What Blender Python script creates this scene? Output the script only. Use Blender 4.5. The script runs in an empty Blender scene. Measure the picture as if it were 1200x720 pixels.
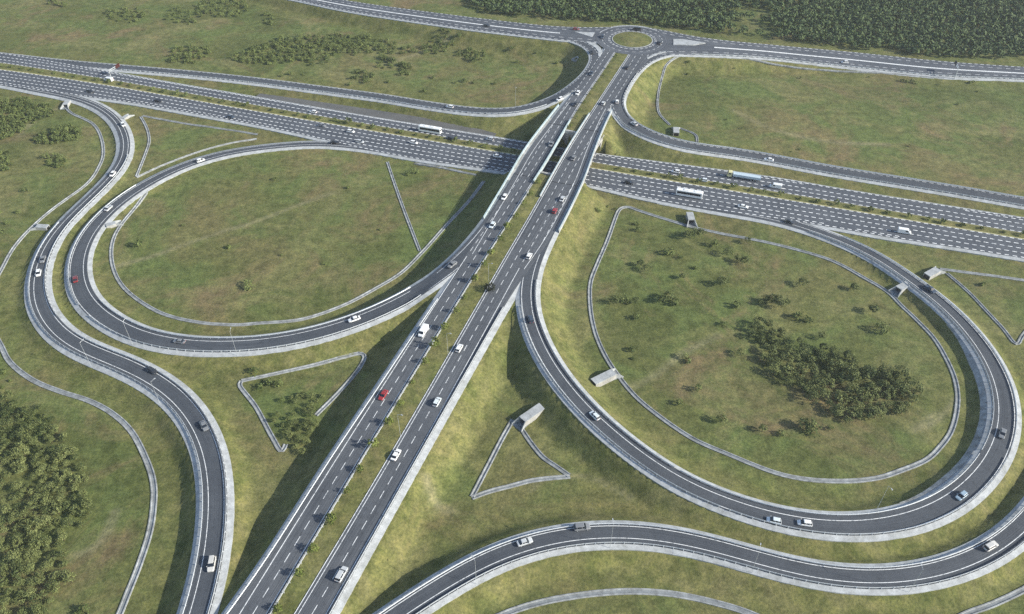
import bpy, bmesh, math, random
import numpy as np
random.seed(7); RNG = np.random.default_rng(11)
C = bpy.context.scene.collection
SC = bpy.context.scene

# ------------------------------------------------------------------ survey: camera model used to turn measured picture points into metres
F, TH, HC = 930.0, math.radians(40.8), 200.0
ST, CT = math.sin(TH), math.cos(TH)
def px(x, y, z=0.0):
    u = (x-600)/F; v = -(y-360)/F
    d = (u, CT+v*ST, -ST+v*CT); t = (HC-z)/-d[2]
    return np.array([d[0]*t, d[1]*t])

# ------------------------------------------------------------------ materials
def mat(name, rough=0.8, spec=0.3):
    m = bpy.data.materials.new(name); m.use_nodes = True
    nt = m.node_tree; b = nt.nodes['Principled BSDF']
    b.inputs['Roughness'].default_value = rough
    b.inputs['Specular IOR Level'].default_value = spec
    return m, nt, b
def N(nt, t, **k):
    n = nt.nodes.new(t)
    for a, v in k.items(): setattr(n, a, v)
    return n
def noise(nt, co, scale, detail=4, rough=.55, dist=0):
    n = N(nt, 'ShaderNodeTexNoise'); n.inputs['Scale'].default_value = scale
    n.inputs['Detail'].default_value = detail; n.inputs['Roughness'].default_value = rough
    n.inputs['Distortion'].default_value = dist
    nt.links.new(co, n.inputs['Vector']); return n.outputs['Fac']
def ramp(nt, fac, stops):
    r = N(nt, 'ShaderNodeValToRGB'); e = r.color_ramp.elements
    while len(e) < len(stops): e.new(.5)
    for i, (p, c) in enumerate(stops):
        e[i].position = p; e[i].color = (*c, 1) if len(c) == 3 else c
    nt.links.new(fac, r.inputs['Fac']); return r.outputs['Color']
def mix(nt, fac, a, b, mode='MIX'):
    n = N(nt, 'ShaderNodeMix', data_type='RGBA', blend_type=mode)
    if isinstance(fac, (int, float)): n.inputs[0].default_value = fac
    else: nt.links.new(fac, n.inputs[0])
    for k, v in ((6, a), (7, b)):
        if isinstance(v, tuple): n.inputs[k].default_value = (*v, 1)
        else: nt.links.new(v, n.inputs[k])
    return n.outputs[2]
def mth(nt, op, a, b=0.0, clamp=False):
    n = N(nt, 'ShaderNodeMath', operation=op, use_clamp=clamp)
    for k, v in ((0, a), (1, b)):
        if isinstance(v, (int, float)): n.inputs[k].default_value = v
        else: nt.links.new(v, n.inputs[k])
    return n.outputs[0]
def bump(nt, b, h, strength=.5, dist=.1):
    n = N(nt, 'ShaderNodeBump'); n.inputs['Strength'].default_value = strength; n.inputs['Distance'].default_value = dist
    nt.links.new(h, n.inputs['Height']); nt.links.new(n.outputs['Normal'], b.inputs['Normal'])
def coords(nt, kind='Object'):
    return N(nt, 'ShaderNodeTexCoord').outputs[kind]

def grass_material():
    m, nt, b = mat('meadow_grass', .95, .1); co = coords(nt)
    big = noise(nt, co, .009, 5, .6, .6); mid = noise(nt, co, .035, 6, .62, .8)
    sm = noise(nt, co, .26, 5, .68); fine = noise(nt, co, 1.2, 5, .78)
    brown = noise(nt, co, .017, 7, .66, 1.6); pale = noise(nt, co, .026, 6, .64, 1.0)
    base = ramp(nt, big, [(.38, (.078, .096, .032)), (.5, (.106, .117, .043)), (.61, (.140, .130, .058))])
    base = mix(nt, ramp(nt, mid, [(.44, (0, 0, 0)), (.6, (.9, .9, .9))]), base, (.104, .136, .046))
    base = mix(nt, ramp(nt, pale, [(.50, (0, 0, 0)), (.66, (.85, .85, .85))]), base, (.172, .168, .074))
    base = mix(nt, ramp(nt, brown, [(.52, (0, 0, 0)), (.66, (.75, .75, .75))]), base, (.168, .126, .072))
    at = N(nt, 'ShaderNodeAttribute', attribute_name='verge').outputs['Fac']
    vg = ramp(nt, noise(nt, co, .11, 6, .72, .5), [(.38, (.098, .110, .036)), (.5, (.145, .144, .054)), (.63, (.176, .164, .074))])
    base = mix(nt, mth(nt, 'MULTIPLY', at, .8), base, vg)
    tr = N(nt, 'ShaderNodeAttribute', attribute_name='track').outputs['Fac']
    base = mix(nt, mth(nt, 'MULTIPLY', tr, ramp(nt, mid, [(.35, (.25, .25, .25)), (.6, (.75, .75, .75))])), base, (.235, .215, .130))
    base = mix(nt, .85, base, ramp(nt, sm, [(.36, (.66, .68, .64)), (.5, (1, 1, 1)), (.64, (1.34, 1.28, 1.2))]), 'MULTIPLY')
    base = mix(nt, .85, base, ramp(nt, fine, [(.36, (.64, .67, .62)), (.5, (1, 1, 1)), (.64, (1.42, 1.36, 1.24))]), 'MULTIPLY')
    nt.links.new(base, b.inputs['Base Color'])
    h = mth(nt, 'ADD', mth(nt, 'MULTIPLY', fine, .7), sm)
    bump(nt, b, h, .55, .3)
    return m
def asphalt_material(name, c0, c1):
    m, nt, b = mat(name, .82, .35); uv = N(nt, 'ShaderNodeUVMap', uv_map='track').outputs['UV']
    def st(sx, sy, d=3):
        mp = N(nt, 'ShaderNodeMapping'); mp.inputs['Scale'].default_value = (sx, sy, 1); nt.links.new(uv, mp.inputs['Vector']); return noise(nt, mp.outputs['Vector'], 1.0, d, .55)
    streak = st(1.1, .012); streak2 = st(3.2, .05); rep = st(.28, .035, 2)
    co = coords(nt); patch = noise(nt, co, .07, 5, .65); grit = noise(nt, co, 3.2, 3, .8); stain = noise(nt, co, .5, 5, .7)
    col = ramp(nt, streak, [(.36, c0), (.64, c1)])
    col = mix(nt, .6, col, ramp(nt, streak2, [(.36, (.80, .80, .81)), (.64, (1.2, 1.19, 1.17))]), 'MULTIPLY')
    col = mix(nt, .8, col, ramp(nt, rep, [(.60, (1, 1, 1)), (.615, (.80, .81, .82)), (.70, (.80, .81, .82))]), 'MULTIPLY')
    col = mix(nt, .75, col, ramp(nt, patch, [(.34, (.80, .81, .83)), (.66, (1.22, 1.2, 1.17))]), 'MULTIPLY')
    col = mix(nt, .6, col, ramp(nt, stain, [(.34, (.72, .72, .72)), (.46, (1, 1, 1)), (.66, (1.12, 1.12, 1.1))]), 'MULTIPLY')
    col = mix(nt, .8, col, ramp(nt, grit, [(.36, (.82, .82, .82)), (.64, (1.18, 1.18, 1.18))]), 'MULTIPLY')
    nt.links.new(col, b.inputs['Base Color']); bump(nt, b, grit, .2, .02); return m
def concrete_material(name, c, amp=.25):
    m, nt, b = mat(name, .85, .3); co = coords(nt)
    a = noise(nt, co, .5, 5, .65); f = noise(nt, co, 3., 3, .7)
    lo = tuple(x*(1-amp) for x in c); hi = tuple(x*(1+amp*.5) for x in c)
    col = ramp(nt, a, [(.3, lo), (.65, hi)])
    col = mix(nt, .6, col, ramp(nt, f, [(.3, (.75, .74, .72)), (.6, (1.1, 1.1, 1.1))]), 'MULTIPLY')
    g_ = noise(nt, co, .16, 6, .7, .8)
    col = mix(nt, .8, col, ramp(nt, g_, [(.36, (.78, .78, .75)), (.5, (1, 1, 1)), (.66, (1.12, 1.12, 1.12))]), 'MULTIPLY')
    nt.links.new(col, b.inputs['Base Color']); bump(nt, b, f, .2, .03); return m
def plain(name, c, rough=.6, spec=.4, metal=0, var=.12):
    m, nt, b = mat(name, rough, spec); b.inputs['Metallic'].default_value = metal
    f = noise(nt, coords(nt), 2.3, 3, .6)
    col = ramp(nt, f, [(.3, tuple(x*(1-var) for x in c)), (.7, tuple(min(1, x*(1+var)) for x in c))])
    nt.links.new(col, b.inputs['Base Color']); return m
def paint_material():
    m, nt, b = mat('road_paint', .7, .3)
    f = noise(nt, coords(nt), 1.2, 4, .7)
    nt.links.new(ramp(nt, f, [(.36, (.30, .32, .33)), (.46, (.66, .68, .68)), (.62, (.80, .81, .80))]), b.inputs['Base Color']); return m
def leaf_material(name, dark, light):
    m, nt, b = mat(name, .7, .2)
    r = N(nt, 'ShaderNodeObjectInfo').outputs['Random']
    a = N(nt, 'ShaderNodeAttribute', attribute_name='leaf').outputs['Fac']
    fac = mth(nt, 'ADD', mth(nt, 'MULTIPLY', r, .45), mth(nt, 'MULTIPLY', a, .6))
    nt.links.new(ramp(nt, fac, [(0.05, dark), (.95, light)]), b.inputs['Base Color'])
    return m

M = {}
M['grass'] = grass_material()
M['asphalt'] = asphalt_material('ramp_asphalt', (.040, .048, .060), (.082, .092, .106))
M['asphalt_main'] = asphalt_material('main_asphalt', (.048, .055, .066), (.122, .132, .146))
M['asphalt_hwy'] = asphalt_material('highway_asphalt', (.050, .059, .074), (.108, .119, .136))
M['old'] = asphalt_material('worn_asphalt', (.085, .087, .086), (.13, .13, .125))
M['conc'] = concrete_material('shoulder_concrete', (.38, .40, .41))
M['conc2'] = concrete_material('channel_concrete', (.30, .315, .32), .5)
M['conc3'] = concrete_material('wall_concrete', (.38, .375, .36), .3)
M['bed'] = concrete_material('channel_bed_concrete', (.22, .24, .25), .4)
M['kerb'] = concrete_material('kerb_concrete', (.46, .43, .24), .25)
M['paint'] = paint_material()
M['rail'] = plain('galvanised_steel', (.55, .58, .60), .45, .5, .3)
M['bluerail'] = plain('blue_grey_rail', (.42, .55, .60), .5, .5, .1)
M['barrier'] = concrete_material('barrier_concrete', (.36, .43, .45))
M['dark'] = plain('dark_rubber', (.02, .02, .022), .8, .2)
M['glass'] = plain('car_glass', (.015, .02, .028), .12, .6)
M['lamp'] = plain('headlight_lens', (.75, .77, .78), .2, .6)
M['tail'] = plain('tail_lens', (.35, .02, .02), .3, .5)
M['barrel_shade'] = plain('culvert_painted_shade', (.03, .03, .03), .9, .1)  # shade inside the culverts, painted as near black
M['bark'] = plain('bark', (.09, .065, .045), .9, .1)
M['leafA'] = leaf_material('tree_leaves', (.030, .050, .015), (.225, .25, .09))
M['leafB'] = leaf_material('bush_leaves', (.036, .060, .017), (.185, .22, .072))
M['leafC'] = leaf_material('shrub_leaves', (.07, .10, .02), (.19, .22, .055))
M['leafF'] = leaf_material('forest_leaves', (.019, .038, .014), (.090, .128, .046))
M['leafD'] = leaf_material('dark_leaves', (.010, .016, .010), (.030, .036, .022))

# ------------------------------------------------------------------ object helpers
def link(o, parent=None):
    C.objects.link(o)
    if parent: o.parent = parent
    return o
def mesh(name, verts, faces, material, uvs=None, smooth=False):
    me = bpy.data.meshes.new(name); me.from_pydata([tuple(map(float, v)) for v in verts], [], faces)
    for mm in (material if isinstance(material, (list, tuple)) else [material]): me.materials.append(mm)
    if uvs is not None:
        l = me.uv_layers.new(name='track'); li = np.empty(len(me.loops), dtype=np.int32); me.loops.foreach_get('vertex_index', li)
        l.data.foreach_set('uv', np.asarray(uvs, dtype=np.float32)[li].ravel())
    if smooth: me.polygons.foreach_set('use_smooth', [True]*len(me.polygons))
    me.update(); return me
def obj(name, me, parent=None): return link(bpy.data.objects.new(name, me), parent)
def thing(name, label, cat, loc=(0, 0, 0), rz=0, group=None):
    o = bpy.data.objects.new(name, None); o.empty_display_size = .5; link(o); o.location = loc; o.rotation_euler = (0, 0, rz)
    return tag(o, label, cat, group)
def tag(o, label, cat, group=None):
    o['label'] = label; o['category'] = cat
    if group: o['group'] = group
    return o
def struct(o, label, kind='structure'):
    o['kind'] = kind; o['label'] = label; return o
class MB:
    def __init__(s): s.v = []; s.f = []; s.mi = []
    def add(s, vs, fs, mi=0):
        b = len(s.v); s.v += [tuple(map(float, v)) for v in vs]; s.f += [tuple(b+i for i in f) for f in fs]; s.mi += [mi]*len(fs)
    def box(s, x0, x1, y0, y1, z0, z1, mi=0):
        s.add([(x0,y0,z0),(x1,y0,z0),(x1,y1,z0),(x0,y1,z0),(x0,y0,z1),(x1,y0,z1),(x1,y1,z1),(x0,y1,z1)],
              [(0,3,2,1),(4,5,6,7),(0,1,5,4),(1,2,6,5),(2,3,7,6),(3,0,4,7)], mi)
    def hexa(s, b4, t4, mi=0):
        s.add(list(b4)+list(t4), [(0,3,2,1),(4,5,6,7),(0,1,5,4),(1,2,6,5),(2,3,7,6),(3,0,4,7)], mi)
    def cyl(s, p0, p1, r0, r1, n=8, mi=0):
        p0 = np.array(p0, float); p1 = np.array(p1, float); d = p1-p0; d /= np.linalg.norm(d)
        a = np.cross(d, (0, 0, 1) if abs(d[2]) < .9 else (1, 0, 0)); a /= np.linalg.norm(a); b = np.cross(d, a)
        vs = []
        for p, r in ((p0, r0), (p1, r1)):
            for i in range(n):
                t = 2*math.pi*i/n; vs.append(p+r*(math.cos(t)*a+math.sin(t)*b))
        s.add(vs, [(i, (i+1) % n, n+(i+1) % n, n+i) for i in range(n)]+[tuple(range(n))[::-1], tuple(range(n, 2*n))], mi)
    def me(s, name, material, smooth=False):
        m = mesh(name, s.v, s.f, material, smooth=smooth)
        if any(s.mi): m.polygons.foreach_set('material_index', s.mi)
        bm = bmesh.new(); bm.from_mesh(m); bmesh.ops.recalc_face_normals(bm, faces=bm.faces); bm.to_mesh(m); bm.free()
        return m

# ------------------------------------------------------------------ road alignment
def gauss(a, sig):
    if sig <= 0: return a
    k = int(sig*3)+1; w = np.exp(-.5*(np.arange(-k, k+1)/sig)**2); w /= w.sum()
    one = a.ndim == 1; A = a[:, None] if one else a
    pad = np.concatenate([2*A[0]-A[k:0:-1], A, 2*A[-1]-A[-2:-k-2:-1]]) if len(A) > k+1 else np.concatenate([np.repeat(A[:1], k, 0), A, np.repeat(A[-1:], k, 0)])
    out = np.stack([np.convolve(pad[:, j], w, 'valid') for j in range(A.shape[1])], 1)
    return out[:, 0] if one else out
def resample(P, step):
    P = np.asarray(P, float); s = np.r_[0, np.cumsum(np.linalg.norm(np.diff(P, axis=0), axis=1))]
    n = max(2, int(round(s[-1]/step))+1); t = np.linspace(0, s[-1], n)
    return np.stack([np.interp(t, s, P[:, j]) for j in range(P.shape[1])], 1)
def catmull(P, k=12):
    P = np.asarray(P, float); Q = np.vstack([2*P[0]-P[1], P, 2*P[-1]-P[-2]]); out = []
    for i in range(1, len(Q)-2):
        a, b, c, d = Q[i-1:i+3]; t = np.linspace(0, 1, k, endpoint=False)[:, None]
        out.append(.5*((2*b)+(c-a)*t+(2*a-5*b+4*c-d)*t*t+(3*b-a-3*c+d)*t**3))
    return np.vstack(out+[P[-1:]])
def px_line(pts, zk):
    """picture points -> world (x, y, z) with heights zk = [(fraction, z)...]"""
    p = np.asarray(pts, float); s = np.r_[0, np.cumsum(np.linalg.norm(np.diff(p, axis=0), axis=1))]; s /= s[-1]
    z = np.interp(s, [a for a, _ in zk], [b for _, b in zk])
    return np.array([[*px(x, y, zz), zz] for (x, y), zz in zip(p, z)])
STEP = 2.0
class Road:
    """base edge + width; n points from the base edge across the road"""
    def __init__(s, name, base, zk, other=None, width=None, sig=5, zo=None, k=0, cb=1.7, co=1.7):
        s.name, s.k, s.cb, s.co = name, k, cb, co
        W3 = resample(catmull(px_line(base, zk)), STEP); W3 = gauss(W3, sig); W3 = resample(W3, STEP)
        s.b = W3[:, :2]; s.z = gauss(W3[:, 2], 8)
        t = np.gradient(s.b, axis=0); t = gauss(t, 2); t /= np.linalg.norm(t, axis=1)[:, None]; s.t = t
        nrm = np.stack([-t[:, 1], t[:, 0]], 1)
        O = resample(catmull(px_line(other, zo or zk)), STEP) if other is not None else None
        n = len(s.b)
        if O is not None:
            O = O[:, :2]; d = O[None]-s.b[:, None]; near = d[np.arange(n), np.argmin((d**2).sum(2), 1)]
            sg = np.sign(np.median((near*nrm).sum(1))); nrm = nrm*sg
        s.n = nrm
        s.s = np.r_[0, np.cumsum(np.linalg.norm(np.diff(s.b, axis=0), axis=1))]
        if width is not None:
            fr = s.s/s.s[-1]; s.w = np.interp(fr, [a for a, _ in width], [b for _, b in width]) if isinstance(width, list) else np.full(n, float(width))
        else:
            w = np.full(n, np.nan)
            for i in range(n):
                a = O-s.b[i]; cr = a @ s.n[i]; al = a @ s.t[i]
                j = np.where((al[:-1]*al[1:] <= 0) & (cr[:-1] > 0) & (cr[:-1] < 60))[0]
                if len(j):
                    f = al[j]/(al[j]-al[j+1]+1e-12); w[i] = np.min(cr[j]+f*(cr[j+1]-cr[j]))
            ok = ~np.isnan(w); w = np.interp(np.arange(n), np.where(ok)[0], w[ok]); s.w = gauss(w, 5)
        s.c = s.b+s.n*(s.w/2)[:, None]
        s.snap = []; s.sink = np.zeros(n)
        ROADS[name] = s
    def idx(s, p):                                              # nearest station to a picture point
        return int(np.argmin([np.hypot(*(px(*p, zz)-c)) for c, zz in zip(s.c, s.z)]))
    def height(s, P):
        j = np.array([int(np.argmin(((s.c-p)**2).sum(1))) for p in P])
        a = P-s.c[j]; al = (a*s.t[j]).sum(1)
        zi = np.interp(s.s[j]+al, s.s, s.z); cr = np.abs((a*s.n[j]).sum(1)); d = np.sqrt(np.maximum(cr-s.w[j]/2, 0)**2+np.maximum(np.abs(al)-STEP, 0)**2)
        return zi, d
    def fit(s, P, z):                                           # merge heights into the main road
        z = np.array(z, float)
        for o, reach in s.snap:
            if o == 'ring': zi = np.full(len(P), RB_Z); d = np.maximum(np.hypot(*(P-RB).T)-RB_R, 0)
            else: zi, d = o.height(P)
            w = np.clip(1-d/reach, 0, 1); w = w*w*(3-2*w); z = z*(1-w)+zi*w
        return z
    def at(s, i, ref, d):
        i = np.asarray(i)
        off = d if ref == 'b' else s.w[i]-d if ref == 'o' else s.w[i]*.5+d
        return s.b[i]+s.n[i]*np.broadcast_to(off, i.shape)[:, None]
    def curve(s, ref, d, a=0, e=None):
        i = np.arange(a, (len(s.b) if e is None else e+1)); P = s.at(i, ref, d); return P, s.fit(P, s.z[i])-s.sink[i], s.s[i]
ROADS = {}
RB_Z = 8.0; RB = px(741, 47, RB_Z); RB_R = 23.0

zNS = [(0, 5.5), (.27, 6.3), (.54, 7.5), (.66, 8.3), (.76, 9), (.85, 9), (.92, 8.4), (1, 8)]
HZ = 1.2
LC = Road('LC', [(290,763),(315,721),(422,541),(532,361),(565,308),(600,254),(620,222),(640,192),(657,161),(670,140),(681,121),(700,94),(712,76),(719,65),(725.5,55.5)], zNS,
    other=[(225,765),(255,722),(300,662),(375,545),(440,449),(500,360),(520,332),(545,291),(567,255),(584,227),(599,202),(611,180),(630,155),(657,121),(672,103),(688,84),(700,66),(705,57)], k=6, cb=.25, co=2.0, sig=7)
RC = Road('RC', [(318,763),(343,722),(452,541),(557,361),(598,290),(622,250),(660,182),(682,147),(705,112),(724,83),(735,66),(742,55)], zNS,
    other=[(375,763),(396,722),(496,541),(597,361),(612,336),(633,308),(652,279),(668,247),(685,212),(696,180),(706,155),(719,127),(735,105),(750,87),(762,74),(771,62)], k=7, cb=.4, co=2.0, sig=7)
NC = Road('NC', [(-90,72),(-40,77),(0,81),(125,99.5),(300,130),(450,155.5),(600,180.5),(692,196.5),(775,210),(900,230),(1025,251),(1200,280),(1260,290)], [(0,HZ),(1,HZ)],
    other=[(-90,91),(-40,97),(0,102),(60,110),(111,117),(150,122),(200,131),(300,149),(365,163),(420,176),(475,187),(570,201),(640,211),(690,219),(750,234),(812,245),(900,258),(987,271),(1025,279),(1100,290),(1200,306),(1260,316)], k=5, cb=.6, co=1.8, sig=9)
FC = Road('FC', [(-90,64),(-40,69),(0,74),(125,93.5),(300,124),(450,149.5),(600,174.5),(690,190.5),(775,204),(840,214.5),(900,224),(990,239),(1200,274),(1260,284)], [(0,HZ),(1,HZ)],
    other=[(-90,52),(-40,57),(0,61.5),(60,71),(127,83),(200,96),(300,113),(375,126),(450,139),(525,151),(600,163),(690,178),(780,190),(900,206),(990,221.5),(1050,231),(1200,254.5),(1260,264)], k=4, cb=.4, co=.9, sig=9)
A = Road('A', [(-90,91),(-40,97),(0,102),(37,110),(75,117),(100,125),(120,137),(132,152),(137,170),(136,182),(127,200),(105,222),(80,245),(57,267),(40,292),(30,315),(26,340),(27,360),(37,382),(52,401),(75,417),(105,430),(135,441),(162,455),(187,472),(205,492),(220,520),(227,540),(230,560),(230,582),(230,610),(226,640),(220,675),(207,720),(190,765)],
    [(0,HZ),(.26,HZ),(.48,2.3),(.79,3.6),(1,4.6)], other=[(130,125),(156,155),(155,180),(130,222),(66,285),(58,330),(100,397),(190,429),(240,470),(269,525),(276,590),(262,685)], width=[(0,8.5),(.3,8.6),(.5,9.0),(.62,10.2),(.75,11.2),(1,10.8)], k=1, cb=2.0, co=1.9)
B = Road('B', [(520,194),(475,187),(440,180),(400,174.5),(357,173),(297,179),(262,185),(225,196),(187,214),(160,231),(140,247),(122,266),(111,285),(106,305),(107,325),(115,345),(131,360),(150,372),(175,384),(205,391),(237,394),(300,393),(362,383),(405,370),(440,356),(485,332),(515,312),(541,287),(566,255),(584,227),(599,202)],
    [(0,HZ),(.24,HZ),(.44,1.6),(.59,2.6),(.75,4.6),(.83,6.3),(.9,7.5),(.95,8.3),(1,8.8)], other=[(230,182),(157,211),(100,260),(69,322),(92,375),(145,402),(250,420),(350,407),(437,381),(485,360)], width=[(0,8),(.2,8.4),(.38,10),(.5,10.8),(1,10.6)], k=2, cb=1.7, co=1.8)
J = Road('J', [(685,212),(668,247),(652,279),(638,310),(632,335),(632,360),(642,390),(660,425),(685,456),(717,490),(750,515),(780,539),(812,557),(850,573),(900,589),(950,599),(1000,601),(1037,596),(1075,585),(1107,567),(1135,540),(1151,515),(1159,485),(1158,460),(1147,427),(1130,400),(1095,360),(1060,335),(1020,305),(975,285),(937,271),(900,261),(850,253),(812,246),(770,238)],
    [(0,9),(.03,8.6),(.1,7.9),(.17,6.9),(.28,5.2),(.45,3.4),(.6,2.8),(.71,2.4),(.84,HZ),(1,HZ)], other=[(611,392),(647,457),(734,540),(837,602),(950,634),(1087,629),(1180,562),(1196,472),(1150,387),(1062,307)], width=[(0,9.3),(.4,9.6),(.5,10.6),(.65,10.6),(.8,9.3),(1,9)], k=3, cb=1.7, co=1.7)
K = Road('K', [(370,766),(432,720),(475,692),(525,660),(562,640),(600,625),(637,615),(675,609),(725,607),(775,611),(825,621),(862,631),(900,643),(950,656),(1000,662),(1050,661),(1100,651),(1150,630),(1175,611),(1200,584),(1222,550),(1236,512)],
    [(0,5),(.4,4),(1,2.6)], other=[(490,720),(562,680),(637,651),(737,640),(837,660),(950,691),(1050,699),(1150,674),(1200,646)], width=[(0,9.2),(.25,9.6),(1,9.3)], k=1, cb=1.6, co=1.5)
D = Road('D', [(-90,52),(-40,57),(0,61),(75,69.5),(150,76),(225,82.5),(300,90.5),(375,100),(450,110),(500,118),(550,125),(580,126.5),(605,125),(637,116),(657,106),(677,90),(689,74),(690,62),(676,51),(650,45),(600,40)],
    [(0,HZ),(.42,HZ),(.58,2.6),(.7,5),(.8,7.4),(.86,8.3),(1,8)], other=[(127,82),(225,92),(300,100),(375,111),(450,120),(500,127),(550,134),(600,133),(630,127)], width=[(0,9.6),(.7,9.6),(.85,8.2),(1,8)], k=0, cb=1.1, co=1.8, sig=3)
H = Road('H', [(1200,95),(1100,91),(1000,81),(960,77),(900,69.5),(850,64.5),(812,63),(785,65.5),(765,73),(750,87),(739,104),(733,119),(735,131),(747,143),(775,157),(812,167),(850,172.5),(900,180),(975,194),(1050,206),(1125,218),(1200,231),(1260,241)],
    [(0,1.6),(.19,2.2),(.23,2.9),(.29,5),(.335,7.2),(.37,7.9),(.40,8),(.46,8.3),(.485,7.9),(.53,6),(.60,3),(.68,1.7),(1,1.5)], other=[(721,135),(735,150),(755,162),(780,174),(812,180),(900,193),(975,205),(1050,219),(1125,231),(1200,244)], width=[(0,7),(.42,7.4),(.52,9.2),(.65,10.6),(1,10.4)], k=1, cb=1.2, co=1.7, sig=3)
E = Road('E', [(300,-18),(405,0),(475,10),(550,19.5),(600,25.5),(650,30.5),(700,32),(740,30)], [(0,4),(.6,7.4),(.8,8),(1,8)],
    other=[(230,-22),(345,0),(400,12),(475,24),(550,35),(600,41),(650,47),(700,52)], k=3, cb=.9, co=1.1)
G = Road('G', [(745,30),(770,33),(800,40),(850,46.5),(900,52),(1000,61),(1100,71),(1200,78),(1260,82)], [(0,8),(.18,7.9),(.28,5),(.38,2.8),(.5,1.8),(1,1.4)],
    other=[(760,68),(790,65),(812,63),(850,65),(900,70),(1000,81),(1100,90.5),(1200,95),(1260,98)], k=2, cb=.9, co=1.5)
LC.snap = [('ring', 18)]; RC.snap = [('ring', 18)]; E.snap = [('ring', 20)]; G.snap = [('ring', 20)]
B.snap = [(LC, 9), (NC, 8)]; J.snap = [(RC, 9), (NC, 8)]; A.snap = [(NC, 8)]
D.snap = [(FC, 8), (E, 8), (LC, 8), ('ring', 18)]; H.snap = [(G, 8), (RC, 8), ('ring', 18)]

H.sink = .4*np.clip((.345-H.s/H.s[-1])/.05, 0, 1)
# highway band at the bridge: straight edge lines used for abutments
def edge_line(R, ref, d, xpx):
    i = R.idx(xpx); p = R.at([i], ref, d)[0]; return p, R.t[i], R.n[i]
S_P, S_T, _ = edge_line(NC, 'o', -7.0, (650, 203)); N_P, N_T, _ = edge_line(FC, 'o', -3.2, (655, 180))
HT = S_T+N_T; HT /= np.linalg.norm(HT); HN = np.array([-HT[1], HT[0]])
HN *= np.sign((N_P-S_P) @ HN)
S_O, N_O = float(S_P @ HN), float(N_P @ HN)
def in_band(P, m=0.0): v = P @ HN; return (v > S_O-m) & (v < N_O+m)

# ------------------------------------------------------------------ terrain
xs = np.arange(-400, 400.1, 1.6); ys = np.arange(70, 690.1, 1.6)
def grow(a, n, f, sgn):
    out = []; st = 1.6; v = a
    for _ in range(n): st *= f; v += sgn*st; out.append(v)
    return out
xs = np.r_[grow(xs[0], 26, 1.33, -1)[::-1], xs, grow(xs[-1], 26, 1.33, 1)]
ys = np.r_[grow(ys[0], 24, 1.33, -1)[::-1], ys, grow(ys[-1], 26, 1.33, 1)]
NX, NY = len(xs), len(ys); X, Y = np.meshgrid(xs, ys)
def vnoise(X, Y, sc, seed):
    g = np.random.default_rng(seed).random((64, 64)); u = X/sc; v = Y/sc
    i = np.floor(u).astype(int); j = np.floor(v).astype(int); fu = u-i; fv = v-j
    fu = fu*fu*(3-2*fu); fv = fv*fv*(3-2*fv); G_ = lambda a, b: g[a % 64, b % 64]
    return (G_(i, j)*(1-fu)+G_(i+1, j)*fu)*(1-fv)+(G_(i, j+1)*(1-fu)+G_(i+1, j+1)*fu)*fv-.5
near = np.clip(1-(np.maximum(np.abs(X)-400, 0)+np.maximum(Y-690, 0)+np.maximum(70-Y, 0))/200, 0, 1)
base = near*(.7*vnoise(X, Y, 34, 1)+.35*vnoise(X, Y, 13, 2)+.16*vnoise(X, Y, 5, 3))
Zt = base.copy(); verge = np.zeros_like(Zt); LOW = np.full_like(Zt, 1e9)
SL = 1.4
def blank(): return np.full(X.shape, 1e9), np.zeros(X.shape), np.zeros(X.shape)
def burn(R, ia, ie, pad=False, hb=None, ho=None):
    D2, ZZ, EE = blank(); reach = 26
    for i in range(ia, ie+1):
        c = R.c[i]; zz = R.z[i]
        x0, x1 = np.searchsorted(xs, [c[0]-reach, c[0]+reach]); y0, y1 = np.searchsorted(ys, [c[1]-reach, c[1]+reach])
        if x0 >= x1 or y0 >= y1: continue
        dx = X[y0:y1, x0:x1]-c[0]; dy = Y[y0:y1, x0:x1]-c[1]; d2 = dx*dx+dy*dy
        al = dx*R.t[i, 0]+dy*R.t[i, 1]; cr = dx*R.n[i, 0]+dy*R.n[i, 1]
        e = np.abs(cr)-R.w[i]/2; e = np.where(np.abs(al) > 2.5, np.sqrt(np.maximum(e, 0)**2+(np.abs(al)-2.5)**2)+np.minimum(e, 0), e)
        key = np.abs(al)*1.0+np.maximum(e, 0)*.35; w = D2[y0:y1, x0:x1]; m = key < w
        w[m] = key[m]; ZZ[y0:y1, x0:x1][m] = (zz+0*e)[m]; EE[y0:y1, x0:x1][m] = e[m]
    return D2, ZZ, EE
for R in ROADS.values():
    D2, ZZ, EE = burn(R, 0, len(R.c)-1)
    hit = D2 < 30
    if R.snap:
        pts = np.stack([X[hit & (EE < 4)], Y[hit & (EE < 4)]], 1); m = hit & (EE < 4)
        if len(pts): ZZ[m] = R.fit(pts, ZZ[m])
    over = in_band(np.stack([X, Y], -1)) & (ZZ > 4)
    prof = np.where(EE > 0, ZZ-.42-EE/SL+.25*(vnoise(X, Y, 6, 5)+.6*vnoise(X, Y, 2.7, 6))*np.clip(EE/2, 0, 1), ZZ-.26-.3*np.clip((EE+2.6)/1.2, 0, 1))
    prof = np.where(hit & ~over, prof, -9)
    vg = np.clip(1.05-np.maximum(EE, 0)/16, 0, 1)*np.clip((ZZ-.4)/2.5, .0, 1)
    verge = np.maximum(verge, np.where(hit & ~over, vg, 0))
    Zt = np.maximum(Zt, prof)
    LOW = np.minimum(LOW, np.where(hit & (EE < .2) & ~over, ZZ-.26-.3*np.clip((EE+2.6)/1.2, 0, 1), 1e9))
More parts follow.
